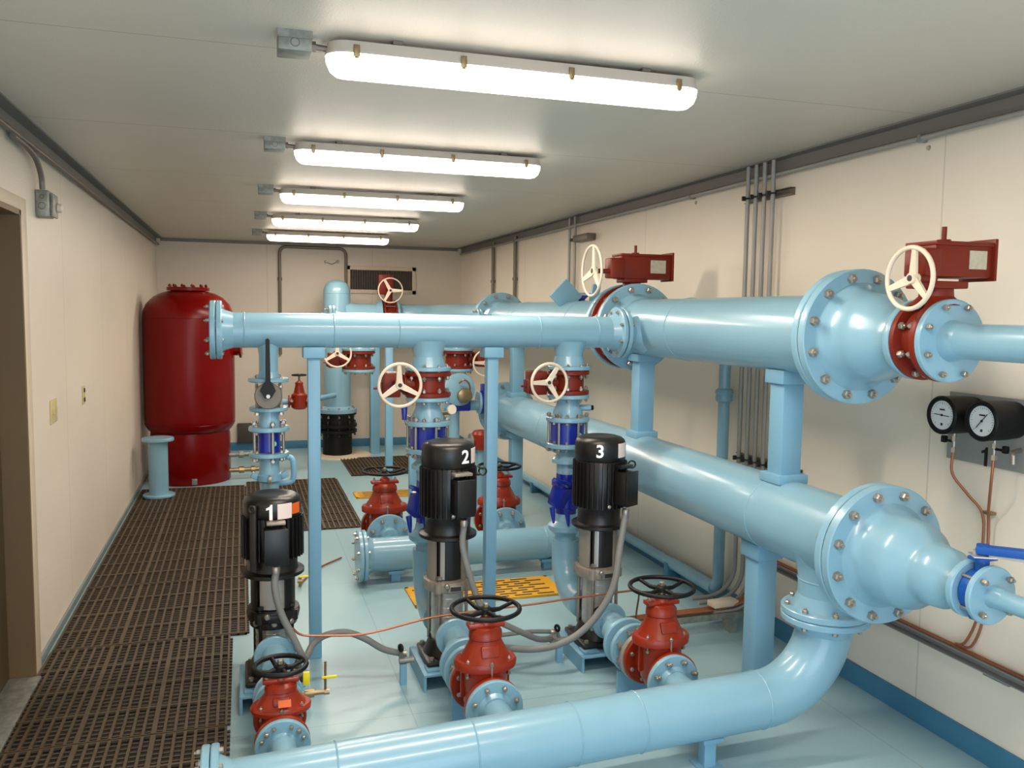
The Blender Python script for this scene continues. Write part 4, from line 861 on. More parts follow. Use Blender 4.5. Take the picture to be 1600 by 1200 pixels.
# ------------------------------------------------------------------ rear low header C and its gate valves
CY, CZ, CR = 5.42, 0.18, 0.1095
t = thing('rear_pipe', 'light blue pipe low across the floor behind the pumps, flanged at its left end', 'pipe', (2.4, CY, CZ - CR), None)
b = MB(); P = [Vector((1.70, CY, CZ)), Vector((2.4, CY, CZ)), Vector((XM - 0.30, CY, CZ))] + arc((XM - 0.30, CY, CZ + 0.30), 0.30, -PI / 2, 0, (1, 0, 0), (0, 0, 1), 12)[1:] + [Vector((XM, CY, LZ - RP + 0.02))]
b.tube(P, CR, 48)
for s in (2.93, 2.3): weld(b, (s, CY, CZ), (1, 0, 0), CR)
for xx in (1.895, 2.72): b.lathe([(0, 0.088), (0.05, 0.06), (0.12, 0.058)], (xx, CY + 0.07, CZ + 0.02), (0, 1, 0.1), 28)
b.build('pipe', M_BLUE, t)
f = flange(t, (1.715, CY, CZ), (-1, 0, 0), 0.165, 0.026, CR, 0.04, name='end_flange'); bolts(f, (1.685, CY, CZ), (-1, 0, 0), 0.142, 8, 0.056, 0.011)
f2 = MB(); f2.lathe(flange_prof(0, 0.026, 0.165), (1.686, CY, CZ), (-1, 0, 0), 48); f2.build('blind_flange', M_BLUE, t)
for xx in (1.895, 2.72):
    f = flange(t, (xx, 5.62, 0.24), (0, 1, 0), 0.15, 0.024, 0.058, 0.05, name='branch_flange'); bolts(f, (xx, 5.63, 0.24), (0, -1, 0), 0.125, 8, 0.03, 0.011)
for xx, yy, l in ((1.905, CY, 'short blue stand under the rear low pipe near its flanged end'), (2.955, CY, 'short blue stand under the rear low pipe beside the right-hand riser')):
    t = thing('support_stand', l, 'pipe support', (xx, yy, 0), None)
    MB().box((xx, yy, 0.035), (0.06, 0.06, 0.07), bev=0.003).build('column', M_BLUE2, t); MB().box((xx, yy, 0.066), (0.10, 0.10, 0.022), bev=0.003).build('cap', M_BLUE2, t)
gate_valve((1.895, 5.79, 0), 'rear red gate valve standing behind the low pipe, left of the middle pump', 1.25, 1.12, 'red gate valves behind the rear pipe', wheel=0.15)
gate_valve((2.72, 5.79, 0), 'rear red gate valve half hidden behind the middle pump and a blue post', 1.25, 1.12, 'red gate valves behind the rear pipe', wheel=0.15)
for xx, l in ((1.895, 'light blue blind flange on the far side of the left rear gate valve'), (2.72, 'light blue blind flange on the far side of the right rear gate valve')):
    t = thing('blind_flange', l, 'flange', (xx, 5.97, 0.10), None)
    MB().lathe(flange_prof(0, 0.024, 0.143), (xx, 5.948, 0.24), (0, 1, 0), 40).build('disc', M_BLUE, t); bolts(t, (xx, 5.965, 0.24), (0, 1, 0), 0.12, 8, 0.03, 0.011)
# ------------------------------------------------------------------ red tank and bits near it
TX, TY = 0.452, 9.28
t = thing('pressure_tank', 'tall glossy red pressure tank in the far left corner', 'tank', (TX, TY, 0), None)
b = MB(); b.lathe([(0.50, 0.36), (0.53, 0.40), (0.58, 0.432), (0.64, 0.44), (1.64, 0.44), (1.72, 0.432), (1.80, 0.40), (1.87, 0.335), (1.91, 0.26), (1.93, 0.19), (1.94, 0)], (TX, TY, 0), (0, 0, 1), 72)
b.torus((TX, TY, 1.66), (0, 0, 1), 0.4405, 0.003, 64, 6); b.torus((TX, TY, 0.60), (0, 0, 1), 0.436, 0.003, 64, 6); b.build('shell', M_TANK, t)
MB().lathe([(0, 0.385), (0.008, 0.388), (0.46, 0.388), (0.56, 0.375)], (TX, TY, 0.0), (0, 0, 1), 64).build('skirt', M_TANK, t)
f = MB(); f.lathe([(0, 0.17), (0.03, 0.165), (0.032, 0.205), (0.062, 0.205), (0.066, 0.20)], (TX, TY, 1.905), (0, 0, 1), 48); fo = f.build('manway_flange', M_TANK, t)
bolts(fo, (TX, TY, 1.97), (0, 0, 1), 0.178, 12, 0.012, 0.014, M_TANK, 1)
b = MB(); b.cyl((TX + 0.42, TY - 0.02, 1.34), (TX + 0.50, TY - 0.03, 1.34), 0.06, 20); b.lathe(flange_prof(0, 0.02, 0.085), (TX + 0.49, TY - 0.03, 1.34), (1, -0.1, 0), 28); nz = b.build('side_nozzle', M_TANK, t)
bolts(nz, (TX + 0.50, TY - 0.03, 1.34), (1, -0.1, 0), 0.066, 4, 0.024, 0.009)
MB().box((TX + 0.05, TY - 0.39, 0.045), (0.05, 0.012, 0.06), bev=0.003).build('anchor_clip', M_GALV, t)
for z, l in ((0.25, 'thin metal pipe stub with brass union leaving the upper side of the red tank skirt'), (0.09, 'thin brass pipe leaving the foot of the red tank skirt')):
    t = thing('drain_pipe', l, 'pipe', (1.0, 9.25, z), None)
    b = MB(); b.cyl((0.80, 9.2, z), (1.32, 9.25, z), 0.022, 14); b.lathe([(0, 0.036), (0.05, 0.036)], (0.92, 9.212, z), (1, 0.09, 0), 8); b.build('pipe', M_GALV if z > 0.2 else M_BRASS, t)
    b = MB(); b.lathe([(0, 0.034), (0.04, 0.034)], (1.04, 9.222, z), (1, 0.09, 0), 8); b.build('union', M_BRASS, t)
t = thing('pipe_stub', 'short blue flanged pipe stand in front of the red tank', 'pipe', (0.215, 8.42, 0), None)
MB().lathe([(0, 0.085), (0.53, 0.085)], (0.215, 8.42, 0.01), (0, 0, 1), 36).build('pipe', M_BLUE, t)
MB().lathe(flange_prof(0, 0.024, 0.14), (0.215, 8.42, 0.0155), (0, 0, 1), 40).build('base_flange', M_BLUE, t); MB().lathe(flange_prof(0, 0.03, 0.14), (0.215, 8.42, 0.535), (0, 0, 1), 40).build('top_flange', M_BLUE, t)
# small red gate on the wall line between riser 1 and post
t = thing('small_pipe_run', 'thin grey blue pipe run behind the left riser carrying a small red valve', 'pipe', (1.5, 9.6, 0.74), None)
b = MB(); b.tube(smooth_path([(1.22, 9.6, 0.98), (1.24, 9.6, 0.78), (1.30, 9.6, 0.755), (1.45, 9.6, 0.755)], 5), 0.032, 16); b.cyl((1.62, 9.6, 0.755), (2.0, 10.2, 0.755), 0.032, 16); b.cyl((1.22, 9.6, 0.02), (1.22, 9.6, 0.98), 0.03, 16); b.build('pipe', M_BLUE2, t)
t = thing('gate_valve', 'tiny red gate valve with flat black wheel beside the foremost blue post', 'valve', (1.56, 9.6, 0.66), None)
b = MB(); b.lathe([(0, 0.06), (0.02, 0.085), (0.16, 0.085), (0.18, 0.06), (0.27, 0.04), (0.29, 0.045), (0.31, 0.02)], (1.56, 9.6, 0.67), (0, 0, 1), 20)
for s in (-1, 1): b.lathe(flange_prof(0, 0.018, 0.07), (1.56 + s * 0.11 - 0.009, 9.6, 0.755), (1, 0, 0), 20)
b.cyl((1.45, 9.6, 0.755), (1.67, 9.6, 0.755), 0.045, 16); vb = b.build('body', M_RED, t)
b = MB(); b.cyl((1.56, 9.6, 0.96), (1.56, 9.6, 1.06), 0.012, 10); b.build('stem', M_BRASS, t)
b = MB(); b.torus((1.56, 9.6, 1.045), (0, 0, 1), 0.075, 0.008, 32, 8); b.box((1.56, 9.6, 1.045), (0.14, 0.014, 0.010)); b.box((1.56, 9.6, 1.045), (0.014, 0.14, 0.010)); b.build('handwheel', M_BLACKR, t)
for s in (-1, 1):
    b = MB(); b.lathe([(0, 0.016), (0.016, 0.016)], (1.56 + s * 0.085, 9.52, 0.77), (0, -1, 0), 8); b.build('bolt', M_BOLT, vb)
# wall box low behind tank
b = MB(); b.box((1.04, ROOM_D - 0.03, 0.22), (0.28, 0.06, 0.24), bev=0.004)
t = thing('wall_heater', 'low brown metal box on the far wall right of the red tank', 'wall box', (1.04, ROOM_D - 0.03, 0.10), None); b.build('box_body', M_LOUV, t)

# ------------------------------------------------------------------ cluster at far end of the lower main
t = thing('control_valve', 'light blue round control valve with a brown cap behind the right rear riser', 'valve', (2.72, 6.95, 0.90), None)
b = MB(); b.lathe([(0, 0.06), (0.06, 0.08), (0.10, 0.135), (0.112, 0.138), (0.13, 0.138), (0.134, 0.13)], (2.70, 7.08, 1.10), (0.1, -1, 0.05), 36); b.lathe([(0, 0.05), (0.14, 0.05)], (2.70, 7.08, 0.96), (0, 0, 1), 20); vb = b.build('body', M_BLUE, t)
b = MB(); b.lathe([(0, 0.062), (0.035, 0.062), (0.045, 0.04), (0.05, 0)], (2.745, 6.93, 1.055), (0.1, -1, 0.05), 24); b.build('cap', M_BRASS, vb)
b = MB(); b.tube(smooth_path([(2.70, 6.93, 1.16), (2.74, 6.91, 1.19), (2.79, 6.92, 1.15), (2.80, 6.95, 1.06)], 4), 0.007, 8); b.build('pilot_tube', M_COPPER, vb)
t = thing('bypass_pipe', 'light blue bypass pipe joining the lower main behind the right pump riser', 'pipe', (2.9, 7.0, 0.9), None)
b = MB(); b.cyl((2.60, 7.08, 0.955), (3.12, 7.08, 0.955), 0.045, 20); b.cyl((2.70, 7.08, 0.0), (2.70, 7.08, 0.955), 0.045, 20); b.build('pipe', M_BLUE, t)
t = thing('check_valve', 'dark navy valve body on the bypass behind the middle riser', 'valve', (2.72, 7.05, 0.93), None)
b = MB(); b.box((2.74, 7.06, 0.965), (0.17, 0.13, 0.10), bev=0.012); b.build('body', M_NAVY, t)
t = thing('wafer_valve', 'narrow navy disc valve next to the thick blue post at the far end', 'valve', (2.96, 7.07, 0.85), None)
b = MB(); b.lathe([(0, 0.10), (0.04, 0.10)], (2.93, 7.08, 0.98), (1, 0, 0), 28); b.box((2.95, 7.08, 1.09), (0.035, 0.035, 0.10), bev=0.004); b.build('body', M_NAVY, t)
b = MB(); b.lathe(flange_prof(0, 0.022, 0.098), (2.972, 7.08, 0.98), (1, 0, 0), 28); b.lathe(flange_prof(0, 0.022, 0.098), (2.905, 7.08, 0.98), (1, 0, 0), 28); b.build('flanges', M_BLUE, t)
t = thing('small_valve', 'small red bodied valve with silver end behind the middle pump motor', 'valve', (2.88, 6.9, 0.58), None)
b = MB(); b.lathe([(0, 0.07), (0.03, 0.085), (0.13, 0.085), (0.16, 0.06)], (2.89, 6.9, 0.60), (0, 0, 1), 20); b.cyl((2.80, 6.9, 0.67), (2.99, 6.9, 0.67), 0.06, 20); b.build('body', M_RED, t)
b = MB(); b.lathe([(0, 0.066), (0.02, 0.066)], (2.79, 6.9, 0.67), (1, 0, 0), 12); b.cyl((2.79, 6.9, 0.67), (2.74, 6.9, 0.67), 0.03, 12); b.build('silver_end', M_GALV, t)
b = MB(); b.cyl((2.89, 6.9, 0.0), (2.89, 6.9, 0.60), 0.035, 16); b.build('leg_pipe', M_BLUE, t)
t = thing('pressure_gauge', 'tiny cream gauge on the riser beside the red middle valve', 'gauge', (PX[1] + 0.115, HY - 0.04, 1.24), None)
b = MB(); b.lathe([(0, 0.024), (0.018, 0.026), (0.022, 0.024)], (PX[1] + 0.108, HY - 0.05, 1.255), (0.2, -1, 0.1), 20); b.build('dial', M_CREAM, t)
b = MB(); b.cyl((PX[1] + 0.06, HY, 1.225), (PX[1] + 0.108, HY - 0.042, 1.235), 0.008, 8); b.build('stem', M_BRASS, t)
t = thing('pressure_sensor', 'small navy sensor with loop of tube left of the middle riser', 'sensor', (PX[1] - 0.115, HY - 0.02, 1.2), None)
b = MB(); b.lathe([(0, 0.012), (0.06, 0.017), (0.075, 0.012)], (PX[1] - 0.128, HY - 0.03, 1.205), (0, 0, 1), 14); b.build('sensor_body', M_NAVY, t)
b = MB(); b.tube(smooth_path([(PX[1] - 0.128, HY - 0.03, 1.21), (PX[1] - 0.11, HY - 0.03, 1.18), (PX[1] - 0.09, HY - 0.02, 1.215), (PX[1] - 0.05, HY, 1.23)], 5), 0.006, 8); b.build('tube', M_GALV, t)
t = thing('drain_cock', 'black plug on the right side of the right-hand riser', 'valve', (PX[2] + 0.07, HY - 0.02, 1.23), None)
b = MB(); b.cyl((PX[2] + 0.06, HY - 0.02, 1.245), (PX[2] + 0.12, HY - 0.03, 1.245), 0.017, 12); b.build('boss', M_BLUE, t); b = MB(); b.lathe([(0, 0.014), (0.014, 0.014)], (PX[2] + 0.12, HY - 0.03, 1.245), (1, 0, 0), 10); b.build('plug', M_BLACKR, t)

# ------------------------------------------------------------------ wall services, right wall
WX = ROOM_W
t = thing('wall_pipe', 'blue pipe dropping down the right wall and running along the floor towards the back', 'pipe', (WX - 0.06, 4.5, 0), None)
b = MB(); r = 0.034; xx = WX - 0.065
P = [Vector((xx, 4.42, 1.62)), Vector((xx, 4.42, 0.18))] + arc((xx, 4.50, 0.18), 0.08, PI, 1.5 * PI, (0, 1, 0), (0, 0, 1), 6)[1:] + [Vector((xx, 5.5, 0.10)), Vector((xx, 8.3, 0.10))]
b.tube(P, r, 20); b.lathe([(0, 0.036), (0.01, 0.048), (0.03, 0.050), (0.05, 0.048), (0.06, 0.054), (0.075, 0.05), (0.085, 0.036)], (xx, 4.42, 1.24), (0, 0, 1), 14); b.lathe([(0, 0.041), (0.52, 0.041)], (xx, 4.46, 0.10), (0, 1, 0), 20)
b.build('pipe', M_BLUE, t)
for yy in (5.0, 6.4, 7.8):
    b = MB(); b.box((xx, yy, 0.052), (0.09, 0.06, 0.10), bev=0.004); b.build('pipe_clip', M_BASEB, t)
cl = ['leftmost of four thin metal conduits on the right wall above the mains', 'second of four thin metal conduits on the right wall', 'third of four thin metal conduits on the right wall', 'rightmost of four thin metal conduits on the right wall']
for i, (yy, zt) in enumerate(((4.27, 2.6), (4.19, 2.6), (4.11, 2.6), (4.03, 2.6))):
    b = MB(); xx = WX - 0.048; P = [Vector((xx, yy, zt)), Vector((xx, yy, 0.30))] + arc((xx - 0.0 - 0.18, yy, 0.30), 0.18, 0, -PI / 2, (1, 0, 0), (0, 0, 1), 8)[1:] + [Vector((xx - 0.18 - 0.10 * (1), yy - 0.0, 0.12))]
    b.tube(P, 0.0125, 12); o = b.build('conduit', M_COND); tag(o, cl[i], 'conduit', 'four conduits side by side on the right wall')
def strut(y0, y1, z, label, d=0.022):
    t = thing('strut_bracket', label, 'bracket', (WX, (y0 + y1) / 2, z), None)
    b = MB(); L = y1 - y0; b.box((WX - 0.003, (y0 + y1) / 2, z), (0.004, L, 0.04)); b.box((WX - 0.017, (y0 + y1) / 2, z + 0.018), (0.03, L, 0.004)); b.box((WX - 0.017, (y0 + y1) / 2, z - 0.018), (0.03, L, 0.004)); b.build('channel', M_CONDD, t)
    return t
t = strut(3.90, 4.33, 2.415, 'short slotted steel channel holding the conduits high on the right wall')
for yy in (4.27, 4.19, 4.11, 4.03):
    b = MB(); b.torus((WX - 0.048, yy, 2.415), (0, 0, 1), 0.017, 0.005, 16, 6); b.box((WX - 0.075, yy, 2.415), (0.02, 0.01, 0.025)); b.build('conduit_clamp', M_DARKCAST, t)
t = strut(3.74, 4.33, 0.935, 'short slotted steel channel holding the conduits just above the lower main')
for yy in (4.27, 4.19, 4.11, 4.03):
    b = MB(); b.torus((WX - 0.048, yy, 0.935), (0, 0, 1), 0.017, 0.005, 16, 6); b.box((WX - 0.075, yy, 0.935), (0.02, 0.01, 0.025)); b.build('conduit_clamp', M_DARKCAST, t)
for yy, l in ((7.08, 'left one of two thin conduits beside the small wall box'), (6.95, 'right one of two thin conduits beside the small wall box')):
    b = MB(); b.tube([(WX - 0.03, yy, 2.6), (WX - 0.03, yy, 0.4)], 0.0125, 10); tag(b.build('conduit', M_COND), l, 'conduit')
for yy, l in ((8.65, 'dark conduit on the right wall, second from the far corner'), (9.48, 'dark conduit on the right wall nearest the far corner')):
    b = MB(); b.tube([(WX - 0.03, yy, 2.56), (WX - 0.03, yy, 1.2)], 0.02, 12); b.lathe([(0, 0.028), (0.03, 0.028)], (WX - 0.03, yy, 2.1), (0, 0, 1), 12); tag(b.build('conduit', M_CONDD), l, 'conduit')
t = thing('wall_box', 'small grey electrical box on the right wall beside thin conduits', 'electrical box', (WX - 0.04, 6.72, 2.36), None)
MB().box((WX - 0.04, 6.72, 2.392), (0.08, 0.32, 0.055), bev=0.006).build('box_body', M_CONDD, t)
b = MB(); b.cyl((WX - 0.04, 6.88, 2.395), (WX - 0.04, 7.02, 2.395), 0.014, 10); b.build('hub', M_DARKCAST, t)
# surface conduit along the top of each wall
b = MB(); b.tube([(WX - 0.030, ROOM_BACK + 0.05, ROOM_H - 0.085), (WX - 0.030, ROOM_D - 0.06, ROOM_H - 0.085)], 0.0125, 12); o = b.build('conduit', M_COND); tag(o, 'long conduit running just under the ceiling along the whole right wall', 'conduit')
for yy, l in ((3.0, 'bright round strap screw under the right ceiling conduit near the seam'), (4.95, 'small strap under the right ceiling conduit beyond the four conduits')):
    t = thing('conduit_strap', l, 'strap', (WX - 0.03, yy, ROOM_H - 0.1), None)
    MB().box((WX - 0.024, yy, ROOM_H - 0.086), (0.046, 0.02, 0.034), bev=0.006).build('strap', M_GALV, t); b = MB(); b.lathe([(0, 0.011), (0.006, 0.009)], (WX, yy - 0.015, ROOM_H - 0.125), (-1, 0, 0), 14); b.build('screw', M_BOLT, t)
b = MB(); b.tube([(0.030, ROOM_BACK + 0.05, ROOM_H - 0.085), (0.030, ROOM_D - 0.06, ROOM_H - 0.085)], 0.0125, 12); o = b.build('conduit', M_CONDD); tag(o, 'long conduit running just under the ceiling along the whole left wall', 'conduit')
t = thing('wall_box', 'galvanised electrical box on the left wall above the door corner', 'electrical box', (0.0, 4.98, 2.2), None)
MB().box((0.030, 4.86, 2.268), (0.056, 0.13, 0.13), bev=0.003).build('box_body', M_GALV, t)
b = MB(); b.torus((0.030, 4.794, 2.255), (0, 1, 0), 0.016, 0.0016, 20, 6); b.torus((0.030, 4.794, 2.30), (0, 1, 0), 0.010, 0.0016, 20, 6); b.build('knockout', M_CONDD, t)
MB().box((0.066, 4.90, 2.265), (0.014, 0.115, 0.115), bev=0.002).build('cover', M_GALV, t)
b = MB(); b.lathe([(0, 0.024), (0.02, 0.022), (0.026, 0.012)], (0.074, 4.94, 2.26), (1, 0, 0), 18); b.build('sensor_knob', M_CREAM, t)
b = MB(); b.tube(smooth_path([(0.034, 4.25, 2.492), (0.034, 4.5, 2.488), (0.034, 4.68, 2.462), (0.034, 4.78, 2.40), (0.034, 4.80, 2.335)], 6), 0.0135, 14); tag(b.build('conduit', M_CONDD), 'dark bent conduit leading down into the box on the left wall', 'conduit')
t = thing('light_switch', 'ivory two gang switch plate on the left wall near the door', 'light switch', (0.0, 5.05, 1.15), None)
MB().box((0.004, 5.05, 1.20), (0.008, 0.15, 0.125), bev=0.002).build('plate', M_IVORY, t)
for s in (-1, 1): MB().box((0.011, 5.05 + s * 0.03, 1.20), (0.010, 0.018, 0.035), Matrix.Rotation(0.2 * s, 3, 'Y'), 0.002).build('toggle', M_IVORY, t)
t = thing('wall_outlet', 'narrow ivory outlet plate farther along the left wall', 'outlet', (0.0, 5.96, 1.15), None)
MB().box((0.004, 5.96, 1.20), (0.008, 0.075, 0.115), bev=0.002).build('plate', M_IVORY, t)
for s in (-1, 1): MB().box((0.010, 5.96, 1.20 + s * 0.03), (0.005, 0.034, 0.026), bev=0.001).build('socket', M_DARKCAST, t)
# back wall
BY = ROOM_D
t = thing('wall_louvre', 'dark slatted vent set high in the far wall with a pale frame', 'vent', (2.69, BY, 1.98), None)
b = MB()
for (cx, cz, w, h) in ((2.695, 2.305, 0.90, 0.05), (2.695, 2.005, 0.90, 0.05), (2.27, 2.155, 0.05, 0.35), (3.12, 2.155, 0.05, 0.35)): b.box((cx, BY - 0.012, cz), (w, 0.024, h), bev=0.003)
b.build('frame', M_DFRAME, t)
b = MB(); b.box((2.695, BY - 0.004, 2.155), (0.82, 0.004, 0.26))
for i in range(26): b.box((2.31 + i * 0.031, BY - 0.010, 2.155), (0.012, 0.012, 0.25), Matrix.Rotation(0.6, 3, 'Z'))
for i in range(3): b.box((2.695, BY - 0.014, 2.09 + i * 0.065), (0.80, 0.006, 0.006))
b.build('slats', M_LOUV, t)
b = MB(); yy = BY - 0.03
P = [Vector((1.425, yy, 1.2)), Vector((1.425, yy, 2.46))] + arc((1.505, yy, 2.46), 0.08, PI, PI / 2, (1, 0, 0), (0, 0, 1), 6)[1:] + [Vector((2.16, yy, 2.54))] + arc((2.16, yy, 2.46), 0.08, PI / 2, 0, (1, 0, 0), (0, 0, 1), 6)[1:] + [Vector((2.24, yy, 1.9))]
b.tube(P, 0.019, 12); b.lathe([(0, 0.027), (0.04, 0.027)], (1.425, yy, 2.12), (0, 0, 1), 12); tag(b.build('conduit', M_CONDD), 'brown conduit loop on the far wall beside the louvre', 'conduit')
t = thing('wall_hook', 'tiny pair of fittings on the far wall above the domed riser', 'hook', (2.1, BY, 2.33), None)
b = MB(); b.lathe([(0, 0.02), (0.03, 0.014)], (1.99, BY, 2.37), (0, -1, 0), 10); b.lathe([(0, 0.022), (0.03, 0.02)], (2.14, BY, 2.38), (0, -1, 0), 10); b.build('studs', M_GALV, t)
b = MB(); b.tube(smooth_path([(1.99, BY - 0.02, 2.37), (2.05, BY - 0.02, 2.345), (2.09, BY - 0.02, 2.35), (2.14, BY - 0.02, 2.38)], 4), 0.005, 6); b.build('wire', M_CONDD, t)

# ------------------------------------------------------------------ gauge board and copper on the right wall
t = thing('gauge_panel', 'grey steel board marked 1 on the right wall carrying two black gauges', 'gauge board', (WX, 2.45, 1.18), None)
MB().box((WX - 0.012, 2.415, 1.318), (0.006, 0.74, 0.275), bev=0.001).build('plate', M_BOARD, t)
digit_one(t, 0.075, M_NUMB, (WX - 0.0155, 2.592, 1.216), (0, -1, 0), (0, 0, 1), (-1, 0, 0), 0.0008)
for yy in (2.745, 2.70, 2.62, 2.50, 2.42):
    b = MB(); b.lathe([(0, 0.008), (0.006, 0.006)], (WX - 0.015, yy, 1.438), (-1, 0, 0), 10); b.build('screw', M_BOLT, t)
for yy, ang, l in ((2.665, 1.57, 'left black pressure gauge with round white dial on the steel board'), (2.475, 0.75, 'right black pressure gauge with slanting needle on the steel board')):
    g = thing('pressure_gauge', l, 'gauge', (WX - 0.015, yy, 1.375), None, 'black gauges on the steel board')
    gx = WX - 0.10; c = Vector((WX - 0.015, yy, 1.375)); ax = (-1, 0, 0)
    b = MB(); b.lathe([(0, 0.070), (0.05, 0.074), (0.155, 0.076), (0.160, 0.070), (0.158, 0.060), (0.150, 0.058), (0.150, 0)], c, ax, 48); b.build('case', M_BLACKR, g)
    b = MB(); b.lathe([(0, 0.057), (0.001, 0.057)], c + Vector((-0.151, 0, 0)), ax, 40); fo = b.build('dial', M_FACE, g)
    b = MB()
    for k in range(25):
        a = -0.75 * PI + 1.5 * PI * k / 24 + PI / 2; d = Vector((0, math.cos(a), math.sin(a))); L = 0.009 if k % 4 == 0 else 0.005
        b.box(c + Vector((-0.1525, 0, 0)) + d * (0.052 - L / 2), (0.0006, 0.0012, L), Matrix.Rotation(a - PI / 2, 3, 'X'))
    b.box(c + Vector((-0.1525, 0, 0.022)), (0.0005, 0.026, 0.006)); b.box(c + Vector((-0.1525, 0, -0.036)), (0.0005, 0.010, 0.010)); b.build('markings', M_NUMB, fo)
    b = MB(); b.box(c + Vector((-0.154, 0, 0)), (0.001, 0.074, 0.0028), Matrix.Rotation(-0.85 if ang < 1 else 0.05, 3, 'X')); b.lathe([(0, 0.005), (0.003, 0.004)], c + Vector((-0.153, 0, 0)), ax, 12); b.build('needle', M_NUMB, fo)
    b = MB(); b.cyl((gx, yy, 1.305), (gx, yy, 1.245), 0.007, 10); b.lathe([(0, 0.011), (0.02, 0.011)], (gx, yy, 1.27), (0, 0, 1), 6); b.lathe([(0, 0.012), (0.02, 0.012)], (gx, yy, 1.225), (0, 0, 1), 6); b.build('fitting', M_BOLT, g)
    b = MB(); b.cyl((gx, yy, 1.268), (gx, yy + 0.04 * (1 if yy > 2.6 else -1), 1.268), 0.005, 8); b.box((gx, yy + 0.05 * (1 if yy > 2.6 else -1), 1.272), (0.02, 0.02, 0.028), bev=0.004); b.build('needle_valve', M_BLACKR, g)
t = thing('tube_elbow', 'small white elbow fitting at the right of the gauge board', 'fitting', (WX - 0.06, 2.40, 1.2), None)
b = MB(); b.tube([(WX - 0.02, 2.435, 1.265), (WX - 0.10, 2.40, 1.265), (WX - 0.105, 2.385, 1.255), (WX - 0.105, 2.385, 1.225)], 0.009, 10); b.build('elbow', M_BOLT, t)
gx = WX - 0.10
cop = [('copper tube curving down from the left gauge', [(gx, 2.665, 1.23), (gx, 2.665, 1.14), (WX - 0.06, 2.62, 1.06), (WX - 0.03, 2.575, 0.99), (WX - 0.025, 2.570, 0.85), (WX - 0.025, 2.572, 0.60), (WX - 0.03, 2.62, 0.46), (WX - 0.03, 2.67, 0.432)]),
       ('copper tube dropping straight from the right gauge', [(gx, 2.475, 1.23), (gx, 2.48, 1.13), (WX - 0.05, 2.53, 1.02), (WX - 0.03, 2.545, 0.97), (WX - 0.025, 2.546, 0.85), (WX - 0.025, 2.546, 0.60), (WX - 0.03, 2.585, 0.46), (WX - 0.03, 2.64, 0.432)])]
for l, P in cop: b = MB(); b.tube(smooth_path(P, 6), 0.0055, 10); tag(b.build('copper_tube', M_COPPER), l, 'tube')
b = MB(); b.box((WX - 0.018, 2.558, 1.0), (0.03, 0.045, 0.012), bev=0.003); tag(b.build('tube_clamp', M_BRASS), 'small clamp joining the two copper tubes below the gauge board', 'clamp')
t = thing('cable_tray', 'grey steel channel low on the right wall carrying copper tubes', 'channel', (WX, 1.9, 0.40), None)
b = MB(); L0, L1 = 0.6, 4.0; b.box((WX - 0.003, (L0 + L1) / 2, 0.395), (0.004, L1 - L0, 0.045)); b.box((WX - 0.022, (L0 + L1) / 2, 0.413), (0.04, L1 - L0, 0.004)); b.box((WX - 0.022, (L0 + L1) / 2, 0.375), (0.04, L1 - L0, 0.004)); b.build('channel', M_COND, t)
for yy in (2.48, 1.7): MB().box((WX - 0.012, yy, 0.365), (0.018, 0.12, 0.02), bev=0.003).build('bracket', M_GALV, t)
for k in range(2):
    b = MB(); b.tube([(WX - 0.018 - k * 0.014, 0.7, 0.421), (WX - 0.018 - k * 0.014, 3.95, 0.421)], 0.0045, 8); tag(b.build('copper_tube', M_COPPER), ['copper tube lying on the low wall channel, against the wall', 'copper tube lying on the low wall channel, outer one'][k], 'tube')
# copper bundle coming away from the wall across the floor
for k in range(4):
    b = MB(); dy = 0.016 * k; P = [(WX - 0.04, 3.95, 0.30 + 0.0 * k), (WX - 0.10, 3.99 + dy, 0.20), (3.48, 4.03 + dy, 0.135), (3.25, 4.04 + dy, 0.125), (3.05, 4.02 + dy, 0.13), (2.90, 3.96 + dy, 0.15)]
    b.tube(smooth_path(P, 6), 0.007, 10); tag(b.build('copper_tube', M_COPPER), ['nearest', 'second', 'third', 'farthest'][k] + ' copper tube of the bundle crossing from the right wall to the right-hand pump', 'tube', 'copper bundle by the right-hand pump')
t = thing('cable_support', 'low galvanised channel under the copper bundle right of the pumps', 'channel', (3.25, 4.06, 0), None)
b = MB(); b.box((3.25, 4.05, 0.095), (0.84, 0.10, 0.02), Matrix.Rotation(0.02, 3, 'Z')); b.box((3.25, 4.0, 0.105), (0.84, 0.004, 0.03), Matrix.Rotation(0.02, 3, 'Z')); b.build('channel', M_GALV, t)
for xx in (2.95, 3.55): MB().box((xx, 4.05, 0.043), (0.04, 0.08, 0.086)).build('leg', M_GALV, t)
b = MB(); b.box((3.50, 4.045, 0.165), (0.16, 0.075, 0.03), Matrix.Rotation(0.1, 3, 'Z'), 0.003); b.build('cover_clip', M_CREAM, t)

